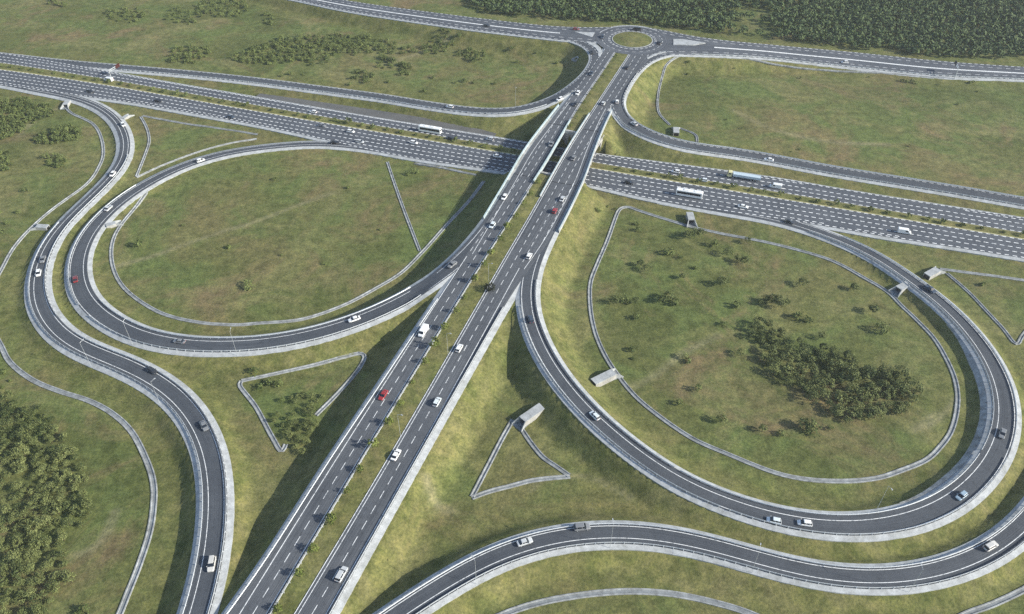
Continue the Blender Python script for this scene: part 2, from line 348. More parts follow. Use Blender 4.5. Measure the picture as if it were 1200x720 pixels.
# ground between the two carriageways of the overpass road, and the roundabout pad
mid_i = np.arange(0, min(len(LC.c), len(RC.c)))
class _Pad: pass
Pd = _Pad(); j = np.array([int(np.argmin(((RC.b-p)**2).sum(1))) for p in LC.b])
Pd.c = (LC.b+RC.b[j])/2; Pd.w = np.linalg.norm(RC.b[j]-LC.b, axis=1); Pd.z = LC.z; Pd.t = LC.t; Pd.n = LC.n
D2, ZZ, EE = burn(Pd, 0, len(Pd.c)-1); m = (D2 < 3) & (EE < .6) & ~in_band(np.stack([X, Y], -1)); Zt[m] = np.maximum(Zt[m], ZZ[m]-.12)
rr = np.hypot(X-RB[0], Y-RB[1]); e = rr-RB_R
Zt = np.maximum(Zt, np.where(e > 0, RB_Z-.42-e/SL, RB_Z-.4)); LOW = np.minimum(LOW, np.where(e < 0, RB_Z-.4, 1e9))
Zt = np.minimum(Zt, LOW)
verge = np.maximum(verge, np.clip(1.1-np.maximum(e, 0)/12, 0, 1))
V = np.stack([X, Y, Zt], -1).reshape(-1, 3)
ii = np.arange(NX*NY).reshape(NY, NX); Q = np.stack([ii[:-1, :-1], ii[:-1, 1:], ii[1:, 1:], ii[1:, :-1]], -1).reshape(-1, 4)
me = bpy.data.meshes.new('ground'); me.vertices.add(len(V)); me.vertices.foreach_set('co', V.astype(np.float32).ravel())
me.loops.add(Q.size); me.loops.foreach_set('vertex_index', Q.astype(np.int32).ravel()); me.polygons.add(len(Q))
me.polygons.foreach_set('loop_start', np.arange(0, Q.size, 4, dtype=np.int32)); me.update(calc_edges=True)
me.polygons.foreach_set('use_smooth', np.ones(len(Q), bool)); at = me.attributes.new('verge', 'FLOAT', 'POINT'); at.data.foreach_set('value', verge.astype(np.float32).ravel())
track = np.zeros(X.shape)
for pl, wd in (([(135,313),(190,297),(250,275),(300,260),(350,240),(388,227)], 1.3), ([(1070,505),(1092,497),(1108,484),(1120,468)], 1.2), ([(1076,498),(1100,484)], 1.0), ([(85,652),(108,643),(126,622),(135,600)], 1.3), ([(455,74),(490,63),(525,50)], 2.2), ([(735,455),(760,445),(800,415),(840,395)], 1.5), ([(500,570),(510,590),(530,600)], 1.4), ([(625,572),(640,560),(690,560),(740,585)], 1.0), ([(20,160),(45,138),(66,128)], 1.5), ([(860,130),(900,150),(960,165),(1040,170)], 1.6)):
    for p in resample(catmull([px(*q) for q in pl], 8), 1.0):
        i0, j0 = np.searchsorted(xs, p[0]), np.searchsorted(ys, p[1]); w_ = np.s_[max(j0-4, 0):j0+4, max(i0-4, 0):i0+4]
        track[w_] = np.maximum(track[w_], np.exp(-((X[w_]-p[0])**2+(Y[w_]-p[1])**2)/(2*(wd*.7)**2)))
at = me.attributes.new('track', 'FLOAT', 'POINT'); at.data.foreach_set('value', track.astype(np.float32).ravel())
me.materials.append(M['grass']); me.validate(); struct(obj('ground', me), 'rough olive green meadow around the whole interchange')
def gz(x, y):
    i = np.clip(np.searchsorted(xs, x)-1, 0, NX-2); j = np.clip(np.searchsorted(ys, y)-1, 0, NY-2)
    fx = (x-xs[i])/(xs[i+1]-xs[i]); fy = (y-ys[j])/(ys[j+1]-ys[j])
    return float((Zt[j, i]*(1-fx)+Zt[j, i+1]*fx)*(1-fy)+(Zt[j+1, i]*(1-fx)+Zt[j+1, i+1]*fx)*fy)

# ------------------------------------------------------------------ road surfaces
def strip(R, profile, a=0, e=None, closed=False):
    """profile: list of (ref, d, dz) across the road -> verts, faces, uvs"""
    rows = [R.curve(r, d, a, e) for r, d, _ in profile]; n = len(rows[0][0]); k = len(profile)
    vs = []; uv = []
    for i in range(n):
        for q in range(k):
            P, z, s = rows[q]; vs.append((P[i, 0], P[i, 1], z[i]+profile[q][2]))
            ref, d, _ = profile[q]; lat = d if ref == 'b' else (R.w[min(a+i, len(R.w)-1)]-d if ref == 'o' else d+50); uv.append((lat, s[i]))
    fs = [(i*k+q, i*k+q+1, (i+1)*k+q+1, (i+1)*k+q) for i in range(n-1) for q in range(k-1)]
    if closed: fs += [(i*k+k-1, i*k, (i+1)*k, (i+1)*k+k-1) for i in range(n-1)]
    return vs, fs, uv
def ribbon(name, R, profile, material, parent=None, a=0, e=None, closed=False):
    vs, fs, uv = strip(R, profile, a, e, closed); me = mesh(name, vs, fs, material, uv)
    bm = bmesh.new(); bm.from_mesh(me); bmesh.ops.recalc_face_normals(bm, faces=bm.faces)
    if sum(f.normal.z*f.calc_area() for f in bm.faces) < 0: bmesh.ops.reverse_faces(bm, faces=bm.faces)
    bm.to_mesh(me); bm.free(); return obj(name, me, parent)
def kd(R): return .012*R.k
def lines(R, items, parent, name='lane_marking', dz=.068, material=None):
    vs, fs, = [], []
    for it in items:
        ref, d, w = it[:3]; a, e = it[3] if len(it) > 3 and it[3] else (0, len(R.b)-1); dash = it[4] if len(it) > 4 else None
        P0, z0, s = R.curve(ref, d-w/2, a, e); P1, z1, _ = R.curve(ref, d+w/2, a, e); need = it[5] if len(it) > 5 else None
        W = R.w[a:e+1]
        segs = [(s[0], s[-1])] if not dash else [(t, min(t+dash[0], s[-1])) for t in np.arange(s[0]+RNG.random()*dash[1], s[-1]-.4, dash[1])]
        f = lambda P, z, t: (np.interp(t, s, P[:, 0]), np.interp(t, s, P[:, 1]), np.interp(t, s, z)+dz+kd(R))
        for t0, t1 in segs:
            if need is not None and np.interp(t0, s, W) < need: continue
            ts = np.r_[t0, s[(s > t0+.05) & (s < t1-.05)], t1]; b = len(vs)
            for t in ts: vs.append(f(P0, z0, t)); vs.append(f(P1, z1, t))
            fs += [(b+2*i, b+2*i+1, b+2*i+3, b+2*i+2) for i in range(len(ts)-1)]
    me = mesh(name, vs, fs, material or M['paint']); bm = bmesh.new(); bm.from_mesh(me)
    for fc in bm.faces:
        if fc.normal.z < 0: fc.normal_flip()
    bm.to_mesh(me); bm.free(); return obj(name, me, parent)
def pave(R, name, label, surf, drop_b=.35, drop_o=.35, cm=None):
    k = kd(R); root = ribbon(name, R, [('b', R.cb, .06+k), ('c', 0, .06+k), ('o', R.co, .06+k)], surf); struct(root, label)
    cm = cm or (M['conc'], M['conc']); k *= .25
    for ref, w, dr, mm in (('b', R.cb, drop_b, cm[0]), ('o', R.co, drop_o, cm[1])):
        ribbon('shoulder', R, [(ref, 0, -1.0), (ref, 0, -dr+k), (ref, w*.5, -dr*.5+k), (ref, w, k+.03), (ref, w+.9, k+.025)], mm, root)
    return root
def rng(R, p, q): return tuple(sorted((R.idx(p), R.idx(q))))
rNC = pave(NC, 'highway', 'nearer carriageway of the wide highway passing under the bridges', M['asphalt_hwy'], -.12, .3, (M['kerb'], M['conc']))
rFC = pave(FC, 'highway', 'farther carriageway of the wide highway passing under the bridges', M['asphalt_hwy'], -.10, .1, (M['kerb'], M['conc']))
hd = (1.8, 3.1)
lines(NC, [('b', 1.05, .46, None, (1.7, 3.1)), ('b', 4.5, .46, None, hd), ('b', 7.95, .46, None, hd), ('b', 11.4, .46, None, hd, 15.2), ('b', 14.85, .46, None, hd, 18.6), ('o', 2.5, .48, None, (1.7, 3.1))], rNC)
lines(FC, [('b', .95, .46, None, (1.7, 3.1)), ('b', 4.3, .46, None, hd), ('b', 7.7, .46, None, hd), ('b', 11.1, .46, None, hd, 13.6), ('o', 1.35, .48, None, (1.7, 3.1))], rFC)
rLC = pave(LC, 'road', 'overpass road carriageway on the left, traffic coming downhill', M['asphalt_main'], -.02, .5)
rRC = pave(RC, 'road', 'overpass road carriageway on the right, traffic going uphill', M['asphalt_main'], -.02, .5)
gl = (0, LC.idx((540, 298))); gl2 = (gl[1], len(LC.b)-1); gr = (0, RC.idx((617, 315))); gr2 = (gr[1], len(RC.b)-1)
lines(LC, [('b', .75, .22), ('b', 4.0, .2, None, (3, 5.4)), ('b', 7.25, .24, gl), ('b', 7.25, .2, gl2, (3, 5.4)), ('b', 10.6, .2, gl2, (3, 5.4), 14.8), ('o', 4.2, .2, (LC.idx((545, 295)), LC.idx((655, 118))))], rLC)
lines(RC, [('b', .22, .24), ('b', 1.15, .2), ('b', 4.5, .2, None, (3, 5.4)), ('b', 7.85, .24, gr), ('b', 7.85, .2, gr2, (3, 5.4)), ('b', 11.2, .2, gr2, (3, 5.4), 15), ('o', 3.9, .2, (gr[1], RC.idx((716, 128))))], rRC)
LBL = dict(A='outer ramp winding from the highway down the left side', B='loop ramp curving round the left meadow to the overpass', J='loop ramp circling the right meadow with its tree grove',
    K='ramp sweeping along the bottom right corner', D='ramp running beside the far carriageway up to the overpass', H='ramp curving from the overpass road to the right edge', E='dual road from the top left to the roundabout', G='dual road from the roundabout to the right edge')
RT = {}
for q, R, it, dr in (('A', A, [('b', 3.7, .2), ('o', 2.8, .2)], (.5, .4)), ('B', B, [('b', 3.2, .2), ('o', 2.4, .2)], (.45, .5)), ('J', J, [('b', 3.6, .2), ('o', 2.3, .2)], (.5, .4)),
                     ('K', K, [('b', 2.2, .2), ('o', 3.4, .2)], (.4, .35)), ('D', D, [('b', 1.6, .22, None, (1.8, 3.2)), ('o', 2.4, .22, None, (1.8, 3.2))], (.2, .5)), ('H', H, [('b', 1.9, .22, None, (1.8, 3.2)), ('o', 2.5, .22, None, (1.8, 3.2))], (.2, .5)),
                     ('E', E, [('b', 1.5, .45, None, (1.8, 3.4)), ('o', 1.8, .45, None, (1.8, 3.4)), ('b', 5.2, .32, None, (2.6, 5)), ('o', 5.4, .32, None, (2.6, 5)), ('c', 0, 1.1, (0, E.idx((655, 40))))], (.3, .3)),
                     ('G', G, [('b', 1.5, .45, None, (1.8, 3.4)), ('o', 2.2, .45, None, (1.8, 3.4)), ('b', 5.2, .32, None, (2.6, 5)), ('o', 6.0, .32, None, (2.6, 5)), ('c', 0, 1.3, (G.idx((838, 54)), len(G.b)-1))], (.3, .4))):
    r = pave(R, 'dual_road' if q in 'EG' else 'ramp', LBL[q], M['asphalt'] if q not in 'EG' else M['asphalt_hwy'], *dr); RT[q] = r
    lines(R, it, r)
# worn strip of old paving above the far carriageway, tapering out
O_ = Road('old', [(300,113),(375,126),(450,139),(525,151),(580,159.5)], [(0,HZ),(1,HZ)], other=[(300,109),(375,119.5),(450,130.5),(520,142),(560,150),(580,157)], k=0); del ROADS['old']
struct(ribbon('verge', O_, [('b', -.6, -.30), ('b', .4, .02), ('c', 0, .03), ('o', 0, .0), ('o', -.2, -.6)], M['old']), 'worn grey strip of old paving beside the far carriageway')
# concrete lined slope on the inside of the right loop
sl = rng(J, (1112, 380), (1060, 592)); n_ = sl[1]-sl[0]
vs, fs = [], []
for i in range(sl[0], sl[1]+1):
    t = (i-sl[0])/n_; wd = 1.5*min(1, math.sin(math.pi*min(max(t, .02), .98))*1.8)
    for d, dz in ((.1, -.30), (-wd, -.16-wd/SL), (-wd-.15, -1.2-wd/SL)):
        p = J.b[i]+J.n[i]*d; vs.append((p[0], p[1], J.z[i]+dz))
fs = [(i*3+q, i*3+q+1, (i+1)*3+q+1, (i+1)*3+q) for i in range(n_) for q in (0, 1)]
me = mesh('slope_lining', vs, fs, M['conc2']); bm = bmesh.new(); bm.from_mesh(me)
for f_ in bm.faces:
    if f_.normal.z < 0: f_.normal_flip()
bm.to_mesh(me); bm.free(); obj('slope_lining', me, RT['J'])

# medians
def between(name, Ra, ra, Rb, a, e, material, dz, label, inset=.05):
    vs, fs, uv = [], [], []; P, z, s = Ra.curve('b', -inset, a, e); 
    jb = [int(np.argmin(((Rb.b-p)**2).sum(1))) for p in P]; Pb = np.array([Rb.b[q]-Rb.n[q]*inset for q in jb]); zb = np.array([Rb.z[q] for q in jb])
    n = len(P)
    for i in range(n):
        for f in (0, .2, .5, .8, 1):
            p = P[i]*(1-f)+Pb[i]*f; bumpz = .10*math.sin(math.pi*f) if dz == 0 else .12*math.sin(math.pi*f)
            vs.append((p[0], p[1], (z[i]*(1-f)+zb[i]*f)+dz+bumpz))
    fs = [(i*5+q, i*5+q+1, i*5+q+6, i*5+q+5) for i in range(n-1) for q in range(4)]
    me = mesh(name, vs, fs, material); at = me.attributes.new('verge', 'FLOAT', 'POINT'); at.data.foreach_set('value', [.8]*len(vs))
    bm = bmesh.new(); bm.from_mesh(me)
    for f_ in bm.faces:
        if f_.normal.z < 0: f_.normal_flip()
    bm.to_mesh(me); bm.free(); o = obj(name, me); struct(o, label); return o
iS = max(i for i in range(len(LC.b)) if LC.b[i] @ HN < S_O); iN = min(i for i in range(len(LC.b)) if LC.b[i] @ HN > N_O)
between('median_strip', LC, 'b', RC, 0, iS, M['grass'], -.02, 'grassy strip between the overpass carriageways in the foreground')
between('median_strip', LC, 'b', RC, iN, len(LC.b)-1, M['grass'], -.02, 'grassy strip between the overpass carriageways up to the roundabout')
between('median_strip', FC, 'b', NC, 0, len(FC.b)-1, M['grass'], .0, 'narrow planted strip between the two highway carriageways')

# roundabout
def ring(r0, r1, z, n=72, a0=0, a1=2*math.pi):
    vs, fs = [], []
    for i in range(n+1):
        t = a0+(a1-a0)*i/n
        for r in (r0, r1): vs.append((RB[0]+r*math.cos(t), RB[1]+r*math.sin(t), z))
    return vs, [(2*i, 2*i+1, 2*i+3, 2*i+2) for i in range(n)]
vs, fs = ring(12.2, RB_R-.8, RB_Z+.16); uv = [(math.hypot(v[0]-RB[0], v[1]-RB[1]), math.atan2(v[1]-RB[1], v[0]-RB[0])*18) for v in vs]
rb = struct(obj('roundabout', mesh('roundabout', vs, fs, M['asphalt_hwy'], uv)), 'round junction at the top of the overpass road')
mb = MB()
for a, b_ in ((13.5, .3), (14.3, .22)):
    for i in range(28): v, f = ring(a, a+b_, RB_Z+.172, 3, i*math.tau/28, (i+.6)*math.tau/28); mb.add(v, f)
for i in range(26): v, f = ring(18, 18.25, RB_Z+.172, 3, i*math.tau/26, (i+.5)*math.tau/26); mb.add(v, f)
v, f = ring(RB_R-1.4, RB_R-1.1, RB_Z+.172, 30, math.radians(35), math.radians(150)); mb.add(v, f)
obj('lane_marking', mb.me('lane_marking', M['paint']), rb)
mb = MB(); v, f = ring(RB_R-.8, RB_R, RB_Z+.07, 40, math.radians(30), math.radians(155)); mb.add(v, f); obj('shoulder', mb.me('shoulder', M['conc']), rb)
vs = [(RB[0], RB[1], RB_Z+.9)]; fs = []
for r, z in ((6, .8), (10, .5), (11.9, .33)):
    for i in range(48): vs.append((RB[0]+r*math.cos(i*math.tau/48), RB[1]+r*math.sin(i*math.tau/48), RB_Z+z))
fs = [(0, 1+i, 1+(i+1) % 48) for i in range(48)]+[(1+48*q+i, 1+48*(q+1)+i, 1+48*(q+1)+(i+1) % 48, 1+48*q+(i+1) % 48) for q in (0, 1) for i in range(48)]
isl = mesh('island', vs, fs, M['grass'], smooth=True); at = isl.attributes.new('verge', 'FLOAT', 'POINT'); at.data.foreach_set('value', [.45]*len(vs)); isl = obj('roundabout_island', isl, rb)
mb = MB()
for z0, z1, r0, r1 in ((.0, .36, 11.9, 12.35),):
    for i in range(60):
        t0, t1 = i*math.tau/60, (i+1)*math.tau/60; P = lambda r, t, z: (RB[0]+r*math.cos(t), RB[1]+r*math.sin(t), RB_Z+z)
        mb.add([P(r0, t0, z1), P(r1, t0, z1), P(r1, t1, z1), P(r0, t1, z1), P(r1, t0, z0), P(r1, t1, z0)], [(0, 1, 2, 3), (1, 4, 5, 2)])
obj('kerb', mb.me('kerb', M['conc']), rb)
def island(pts, label):
    P = [px(x, y, RB_Z) for x, y in pts]; b0 = [(p[0], p[1], RB_Z-.3) for p in P]; t0 = [(p[0], p[1], RB_Z+.30) for p in P]; n = len(P); mb = MB()
    mb.add(b0+t0, [tuple(range(n, 2*n))]+[(i, (i+1) % n, n+(i+1) % n, n+i) for i in range(n)]); struct(obj('traffic_island', mb.me('traffic_island', M['conc'])), label)
island([(673,37.6),(697,38.8),(695,42),(693.5,44),(685,41.5)], 'pale wedge shaped island west of the roundabout')
island([(686,49.5),(693,51),(700,53.2),(704.5,57.5),(705,62),(703,67),(701,66),(701,61),(697,56),(691,52.5)], 'pale curved island beside the slip road below the roundabout')
island([(789,46.5),(800,46.5),(812,48.4),(827,50.8),(812,53.2),(789,53.2)], 'pale pointed island east of the roundabout')
island([(758,68.5),(764,65),(772,62.2),(780,60.6),(780,61.8),(772,63.6),(765,66.5),(759,70)], 'thin pale island beside the right turn lane')

# ------------------------------------------------------------------ overpass bridges
def bridge(R, label, sides, pm='barrier'):
    ia = max(i for i in range(len(R.c)) if R.c[i] @ HN < S_O)-5; ie = min(i for i in range(len(R.c)) if R.c[i] @ HN > N_O)+5
    c = R.c[(ia+ie)//2]; root = thing('overpass_bridge', label, 'bridge')
    ribbon('deck', R, [('b', .02, -.9), ('b', .0, -.06), ('o', .0, -.06), ('o', .02, -.9)], M['conc3'], root, ia, ie, closed=True)
    W = float(np.mean(R.w[ia:ie])); ng = 5
    for q in range(ng):
        d = 1.2+(W-2.4)*q/(ng-1)
        ribbon('girder', R, [('b', d-.35, -1.75), ('b', d-.35, -.9), ('b', d+.35, -.9), ('b', d+.35, -1.75)], M['conc3'], root, ia+3, ie-3, closed=True)
    for ref, p0, p1 in sides:
        a, e = rng(R, p0, p1)
        par = ribbon('parapet', R, [(ref, -.05, -.6), (ref, -.05, .95), (ref, .4, .95), (ref, .46, .04)], M[pm], root, a, e)
        ribbon('hand_rail', R, [(ref, .1, 1.22), (ref, .1, 1.36), (ref, .3, 1.36), (ref, .3, 1.22)], M['bluerail'], par, a, e, closed=True)
        mb = MB()
        for i in range(a, e, 1):
            p = R.at([i], ref, .2)[0]; mb.box(p[0]-.05, p[0]+.05, p[1]-.05, p[1]+.05, R.z[i]+.93, R.z[i]+1.24)
        o = obj('rail_posts', mb.me('rail_posts', M['bluerail']), par); o['kind'] = 'stuff'
    for i in (ia+3, ie-3):
        mb = MB(); a_, b_ = R.at([i], 'b', R.cb)[0], R.at([i], 'o', R.co)[0]; t_ = R.t[i]*.22; zz = R.z[i]+.065+kd(R)
        mb.add([(*(a_-t_), zz), (*(b_-t_), zz), (*(b_+t_), zz+.001), (*(a_+t_), zz+.001)], [(0, 1, 2, 3)]); obj('expansion_joint', mb.me('expansion_joint', M['dark']), root)
    # pier in the highway median
    mi = min(range(len(R.c)), key=lambda i: min(((NC.b-R.c[i])**2).sum(1))); zt = R.z[mi]-1.75
    u = HT*np.sign(HT @ R.n[mi]); p0 = R.c[mi]
    q0 = NC.b[int(np.argmin(((NC.b-p0)**2).sum(1)))]; q0 = q0-HN*0+HN*2.0*np.sign((FC.b[int(np.argmin(((FC.b-q0)**2).sum(1)))]-q0) @ HN)
    p0 = q0; hw = W/2/abs(u @ R.n[mi])
    pier = bpy.data.objects.new('pier', None); link(pier, root)
    mb = MB(); a3 = lambda s, w, z: (p0[0]+u[0]*s+HN[0]*w, p0[1]+u[1]*s+HN[1]*w, z)
    mb.hexa([a3(-hw+.4, -.6, zt-.9), a3(hw-.4, -.6, zt-.9), a3(hw-.4, .6, zt-.9), a3(-hw+.4, .6, zt-.9)], [a3(-hw+.4, -.6, zt), a3(hw-.4, -.6, zt), a3(hw-.4, .6, zt), a3(-hw+.4, .6, zt)])
    obj('cap_beam', mb.me('cap_beam', M['conc3']), pier)
    for s in (-hw*.66, 0, hw*.66):
        mb = MB(); mb.cyl(a3(s, 0, .6), a3(s, 0, zt-.9), .5, .5, 14); obj('column', mb.me('column', M['conc3'], True), pier)
bridge(LC, 'left of the two concrete road bridges over the highway', [('b', (625,214), (668,142)), ('o', (566,256), (655,124))])
bridge(RC, 'right of the two concrete road bridges over the highway', [('b', (632,232), (690,136)), ('o', (655,272), (717,130))], 'conc')
for O0, sg, lab in ((S_O, -1, 'nearer concrete abutment wall under both bridges'), (N_O, 1, 'farther concrete abutment wall under both bridges')):
    def hit(R, ref):
        P = R.at(np.arange(len(R.b)), ref, 0); v = P @ HN-O0; i = int(np.argmin(np.abs(v))); return P[i], R.z[i]
    l, zl = hit(LC, 'o'); r, zr = hit(RC, 'o'); ml, _ = hit(LC, 'b'); mr, _ = hit(RC, 'b')
    ab = thing('bridge_abutment', lab, 'abutment')
    def wall(p, q, z0, z1, t, nm):
        d = (q-p)/np.linalg.norm(q-p); nn = HN*sg; mb = MB()
        b4 = [p, q, q+nn*t, p+nn*t]; mb.hexa([(*v, z0) for v in b4], [(*v, z1) for v in b4]); obj(nm, mb.me(nm, M['conc3']), ab)
    off = -HN*sg*.5
    wall(l+off-HT*.4, r+off+HT*.4, -.5, zl-1.0, 1.3, 'breast_wall')
    wall(ml+off+HT*.05, mr+off-HT*.05, zl-1.0, zl+.12, 1.1, 'head_wall')
    for p, dr in ((l, -1), (r, 1)):                                  # wing walls running back along the slope
        mb = MB(); a = p+off+HT*dr*.42; nn = HN*sg; k_ = HT*dr
        e1 = a+k_*2.0+nn*3.5; t = nn*.5
        mb.hexa([(*a, -.5), (*e1, -.5), (*(e1+t), -.5), (*(a+t), -.5)], [(*a, zl-1.0), (*e1, 4.5), (*(e1+t), 4.5), (*(a+t), zl-1.0)]); obj('wing_wall', mb.me('wing_wall', M['conc3']), ab)

# ------------------------------------------------------------------ guardrails
post_me = None
def guardrail(R, ref, d, p, q, label, gap=3.0):
    global post_me
    if post_me is None:
        mb = MB(); mb.box(-.1, .1, -.1, .1, -.15, .8); post_me = mb.me('post', M['rail'])
    a, e = rng(R, p, q)
    root = thing('guardrail', label, 'guardrail')
    s_ = -1 if ref == 'b' else 1
    ribbon('rail', R, [(ref, d, .42), (ref, d+.06, .55), (ref, d, .62), (ref, d+.06, .72), (ref, d, .82), (ref, d-.07, .82), (ref, d-.07, .42)], M['rail'], root, a, e, closed=True)
    P, z, s = R.curve(ref, d-.12, a, e); ts = np.arange(s[0]+.5, s[-1], gap)
    pts = [(np.interp(t, s, P[:, 0]), np.interp(t, s, P[:, 1]), np.interp(t, s, z)) for t in ts]
    pts.sort(key=lambda v: v[0]**2+v[1]**2); mb = MB()
    for i, v in enumerate(pts):
        if i < 100: o = bpy.data.objects.new('post', post_me); link(o, root); o.location = v
        else: mb.box(v[0]-.1, v[0]+.1, v[1]-.1, v[1]+.1, v[2]-.15, v[2]+.8)
    if mb.v: o = obj('posts', mb.me('posts', M['rail']), root); o['kind'] = 'stuff'
guardrail(LC, 'b', -.45, (300,745), (618,224), 'steel guardrail between the downhill carriageway and the shrub row')
guardrail(RC, 'o', 2.1, (385,742), (598,362), 'steel guardrail on the right edge of the uphill carriageway')
guardrail(LC, 'o', 2.1, (240,745), (508,350), 'steel guardrail on the left edge of the downhill carriageway')
guardrail(J, 'b', 1.9, (634,330), (790,545), 'steel guardrail inside the loop ramp beside the concrete culvert')
guardrail(J, 'b', 1.9, (800,552), (1140,532), 'steel guardrail on the inner curve of the right loop')
guardrail(J, 'b', 1.9, (1145,525), (945,273), 'steel guardrail from the lined slope up to the highway')
guardrail(J, 'o', 1.9, (612,360), (840,600), 'steel guardrail on the outer side of the descending loop ramp')
guardrail(J, 'o', 1.9, (850,605), (1190,545), 'steel guardrail on the outer bottom bend of the right loop')
guardrail(J, 'o', 1.9, (1195,535), (995,273), 'steel guardrail on the right outer side of the loop ramp')
guardrail(K, 'b', 1.8, (410,738), (1215,570), 'steel guardrail on the upper side of the bottom right ramp')
guardrail(K, 'o', 1.7, (470,738), (1215,630), 'steel guardrail on the lower side of the bottom right ramp')
guardrail(A, 'o', 2.1, (158,180), (75,370), 'steel guardrail on the inner side of the left outer ramp')
guardrail(A, 'o', 2.1, (90,392), (250,738), 'steel guardrail on the right side of the lower left ramp')
guardrail(A, 'b', 2.2, (60,262), (215,740), 'steel guardrail on the outer left side of the winding ramp')
guardrail(B, 'o', 2.0, (150,215), (80,365), 'steel guardrail on the west side of the left loop')
guardrail(B, 'o', 2.0, (95,378), (500,350), 'steel guardrail on the lower side of the left loop')
guardrail(B, 'b', 1.9, (120,350), (480,335), 'steel guardrail on the meadow side of the left loop')
guardrail(D, 'o', 2.0, (140,85), (640,124), 'steel guardrail on the lower side of the upper left ramp')
guardrail(H, 'o', 1.9, (722,137), (1210,247), 'steel guardrail on the lower side of the upper right ramp')
guardrail(H, 'b', 1.4, (750,88), (1210,233), 'steel guardrail on the upper side of the upper right ramp')
guardrail(G, 'o', 1.7, (815,64), (1210,96), 'steel guardrail along the dual road right of the roundabout')

# ------------------------------------------------------------------ drainage channels
def channel(pts, label, w=1.5, closed=False, name='drainage_channel'):
    P = np.array([px(x, y, .1) for x, y in pts])
    if closed: P = np.vstack([P, P[:1]])
    # keep corners: straight pieces where points turn sharply, else a smooth curve
    P = resample(catmull(P, 10), 1.5); P = gauss(P, .8)
    t = np.gradient(P, axis=0); t /= np.linalg.norm(t, axis=1)[:, None]; n = np.stack([-t[:, 1], t[:, 0]], 1)
    z = np.array([gz(*p) for p in P]); z = gauss(np.maximum(z, np.maximum(np.r_[z[1:], z[-1]], np.r_[z[0], z[:-1]])), 2)
    w *= .82; root = thing(name, label, 'drainage channel')
    def part(nm, prof, mm, cl):
        vs = [(*(P[i]+n[i]*o), z[i]+h) for i in range(len(P)) for o, h in prof]; k = len(prof)
        fs = [(i*k+q, i*k+(q+1) % k, (i+1)*k+(q+1) % k, (i+1)*k+q) for i in range(len(P)-1) for q in range(k if cl else k-1)]
        me = mesh(nm, vs, fs, mm); bm = bmesh.new(); bm.from_mesh(me)
        if cl: bmesh.ops.recalc_face_normals(bm, faces=bm.faces)
        else:
            for f in bm.faces:
                if f.normal.z < 0: f.normal_flip()
        bm.to_mesh(me); bm.free(); obj(nm, me, root)
    h = w/2
    for s in (-1, 1): part('channel_wall', [(s*(h+.2), -.4), (s*(h+.15), .26), (s*(h-.16), .29), (s*(h-.34), .0)], M['conc2'], True)
    part('channel_bed', [(-h+.30, .07), (0, .03), (h-.30, .07)], M['bed'], False)
channel([(812,267),(775,256),(750,248),(737,243),(728,244),(723,251),(712,282),(700,310),(692,332),(692,360),(697,387),(707,412),(722,437),(745,465),(775,490),(812,515),(850,532),(900,552),(937,561),(982,564),(1025,561),(1055,552),(1085,540),(1102,524),(1115,505),(1122,477),(1121,452),(1112,427),(1095,397),(1075,375),(1057,358),(1040,341),(1007,322),(975,306),(937,294),(900,285),(850,275)], 'long pale concrete channel ringing the right loop meadow', 1.6, True)
channel([(172,227),(155,247),(140,267),(132,285),(131,305),(137,325),(150,342),(175,360),(200,371),(237,379),(275,381),(300,379.5),(350,375),(397,360),(437,340),(470,320),(495,295),(525,262),(550,235),(567,212)], 'pale concrete channel curving round the left loop meadow')
channel([(454,190),(463,217),(473,245),(492,294)], 'straight concrete channel crossing the left loop meadow', 1.3)
channel([(283,447),(320,439),(370,427),(412,416),(423,414),(428,417),(425,425),(417,437),(395,462),(370,487)], 'pale channel along two sides of the planted triangle', 1.5)
channel([(335,521),(330,531),(325,523),(315,505),(300,477),(285,458),(280,451),(283,447)], 'bluish channel on the left side of the planted triangle', 1.5)
channel([(601,492),(588,515),(575,540),(553,582)], 'left side channel of the triangle below the box culvert', 1.5)
channel([(553,583),(575,575),(600,569),(625,563),(668,559)], 'bottom channel of the triangle below the box culvert', 1.5)
channel([(667,558),(650,546),(637,537),(623,520),(612,504),(605,494)], 'right side channel of the triangle below the box culvert', 1.5)
channel([(-30,375),(0,320),(15,292),(32,272),(62,245),(100,217),(116,195),(121,178),(117,157),(107,144),(85,134),(77,126)], 'channel following the upper left bend of the outer ramp', 1.5)
channel([(-20,370),(0,403),(12,425),(37,445),(70,459),(105,470),(132,485),(155,507),(172,540),(180,567),(180,595),(175,627),(162,667),(150,697),(141,720),(122,765)], 'wide winding channel between the lower left wood and the ramp', 1.9)
channel([(540,742),(600,717),(637,706),(675,699),(720,694),(762,694),(805,699),(850,710),(880,720),(920,738)], 'arched channel at the bottom edge below the ramp', 1.9)
channel([(1100,738),(1132,720),(1162,709),(1200,691),(1230,672)], 'short channel piece in the bottom right corner', 1.7)
channel([(1102,315),(1137,320),(1200,329),(1240,335)], 'straight pale channel by the right edge below the highway', 1.5)
channel([(1110,320),(1135,342),(1152,360),(1175,385),(1191,404),(1198,394),(1210,380)], 'bluish V shaped channel at the right edge', 1.3)
channel([(165,137),(172,150),(175,165),(171,180),(160,207)], 'short channel between the ramps near the upper left', 1.3)
channel([(160,208),(190,195),(230,179.5),(265,169.5),(301,163)], 'channel along the upper edge of the left loop ramp', 1.2)
channel([(167,136),(200,142),(250,150),(302,158)], 'straight channel between highway and left loop ramp', 1.3)
channel([(785,147),(772,132),(771.5,110),(776,93),(781,85),(797,79),(825,76),(900,81),(1025,87.5),(1105,94)], 'long thin channel along the upper right meadow', 1.2)
channel([(797,150.5),(815,158),(817,167)], 'short hooked channel beside the upper right ramp', 1.2)
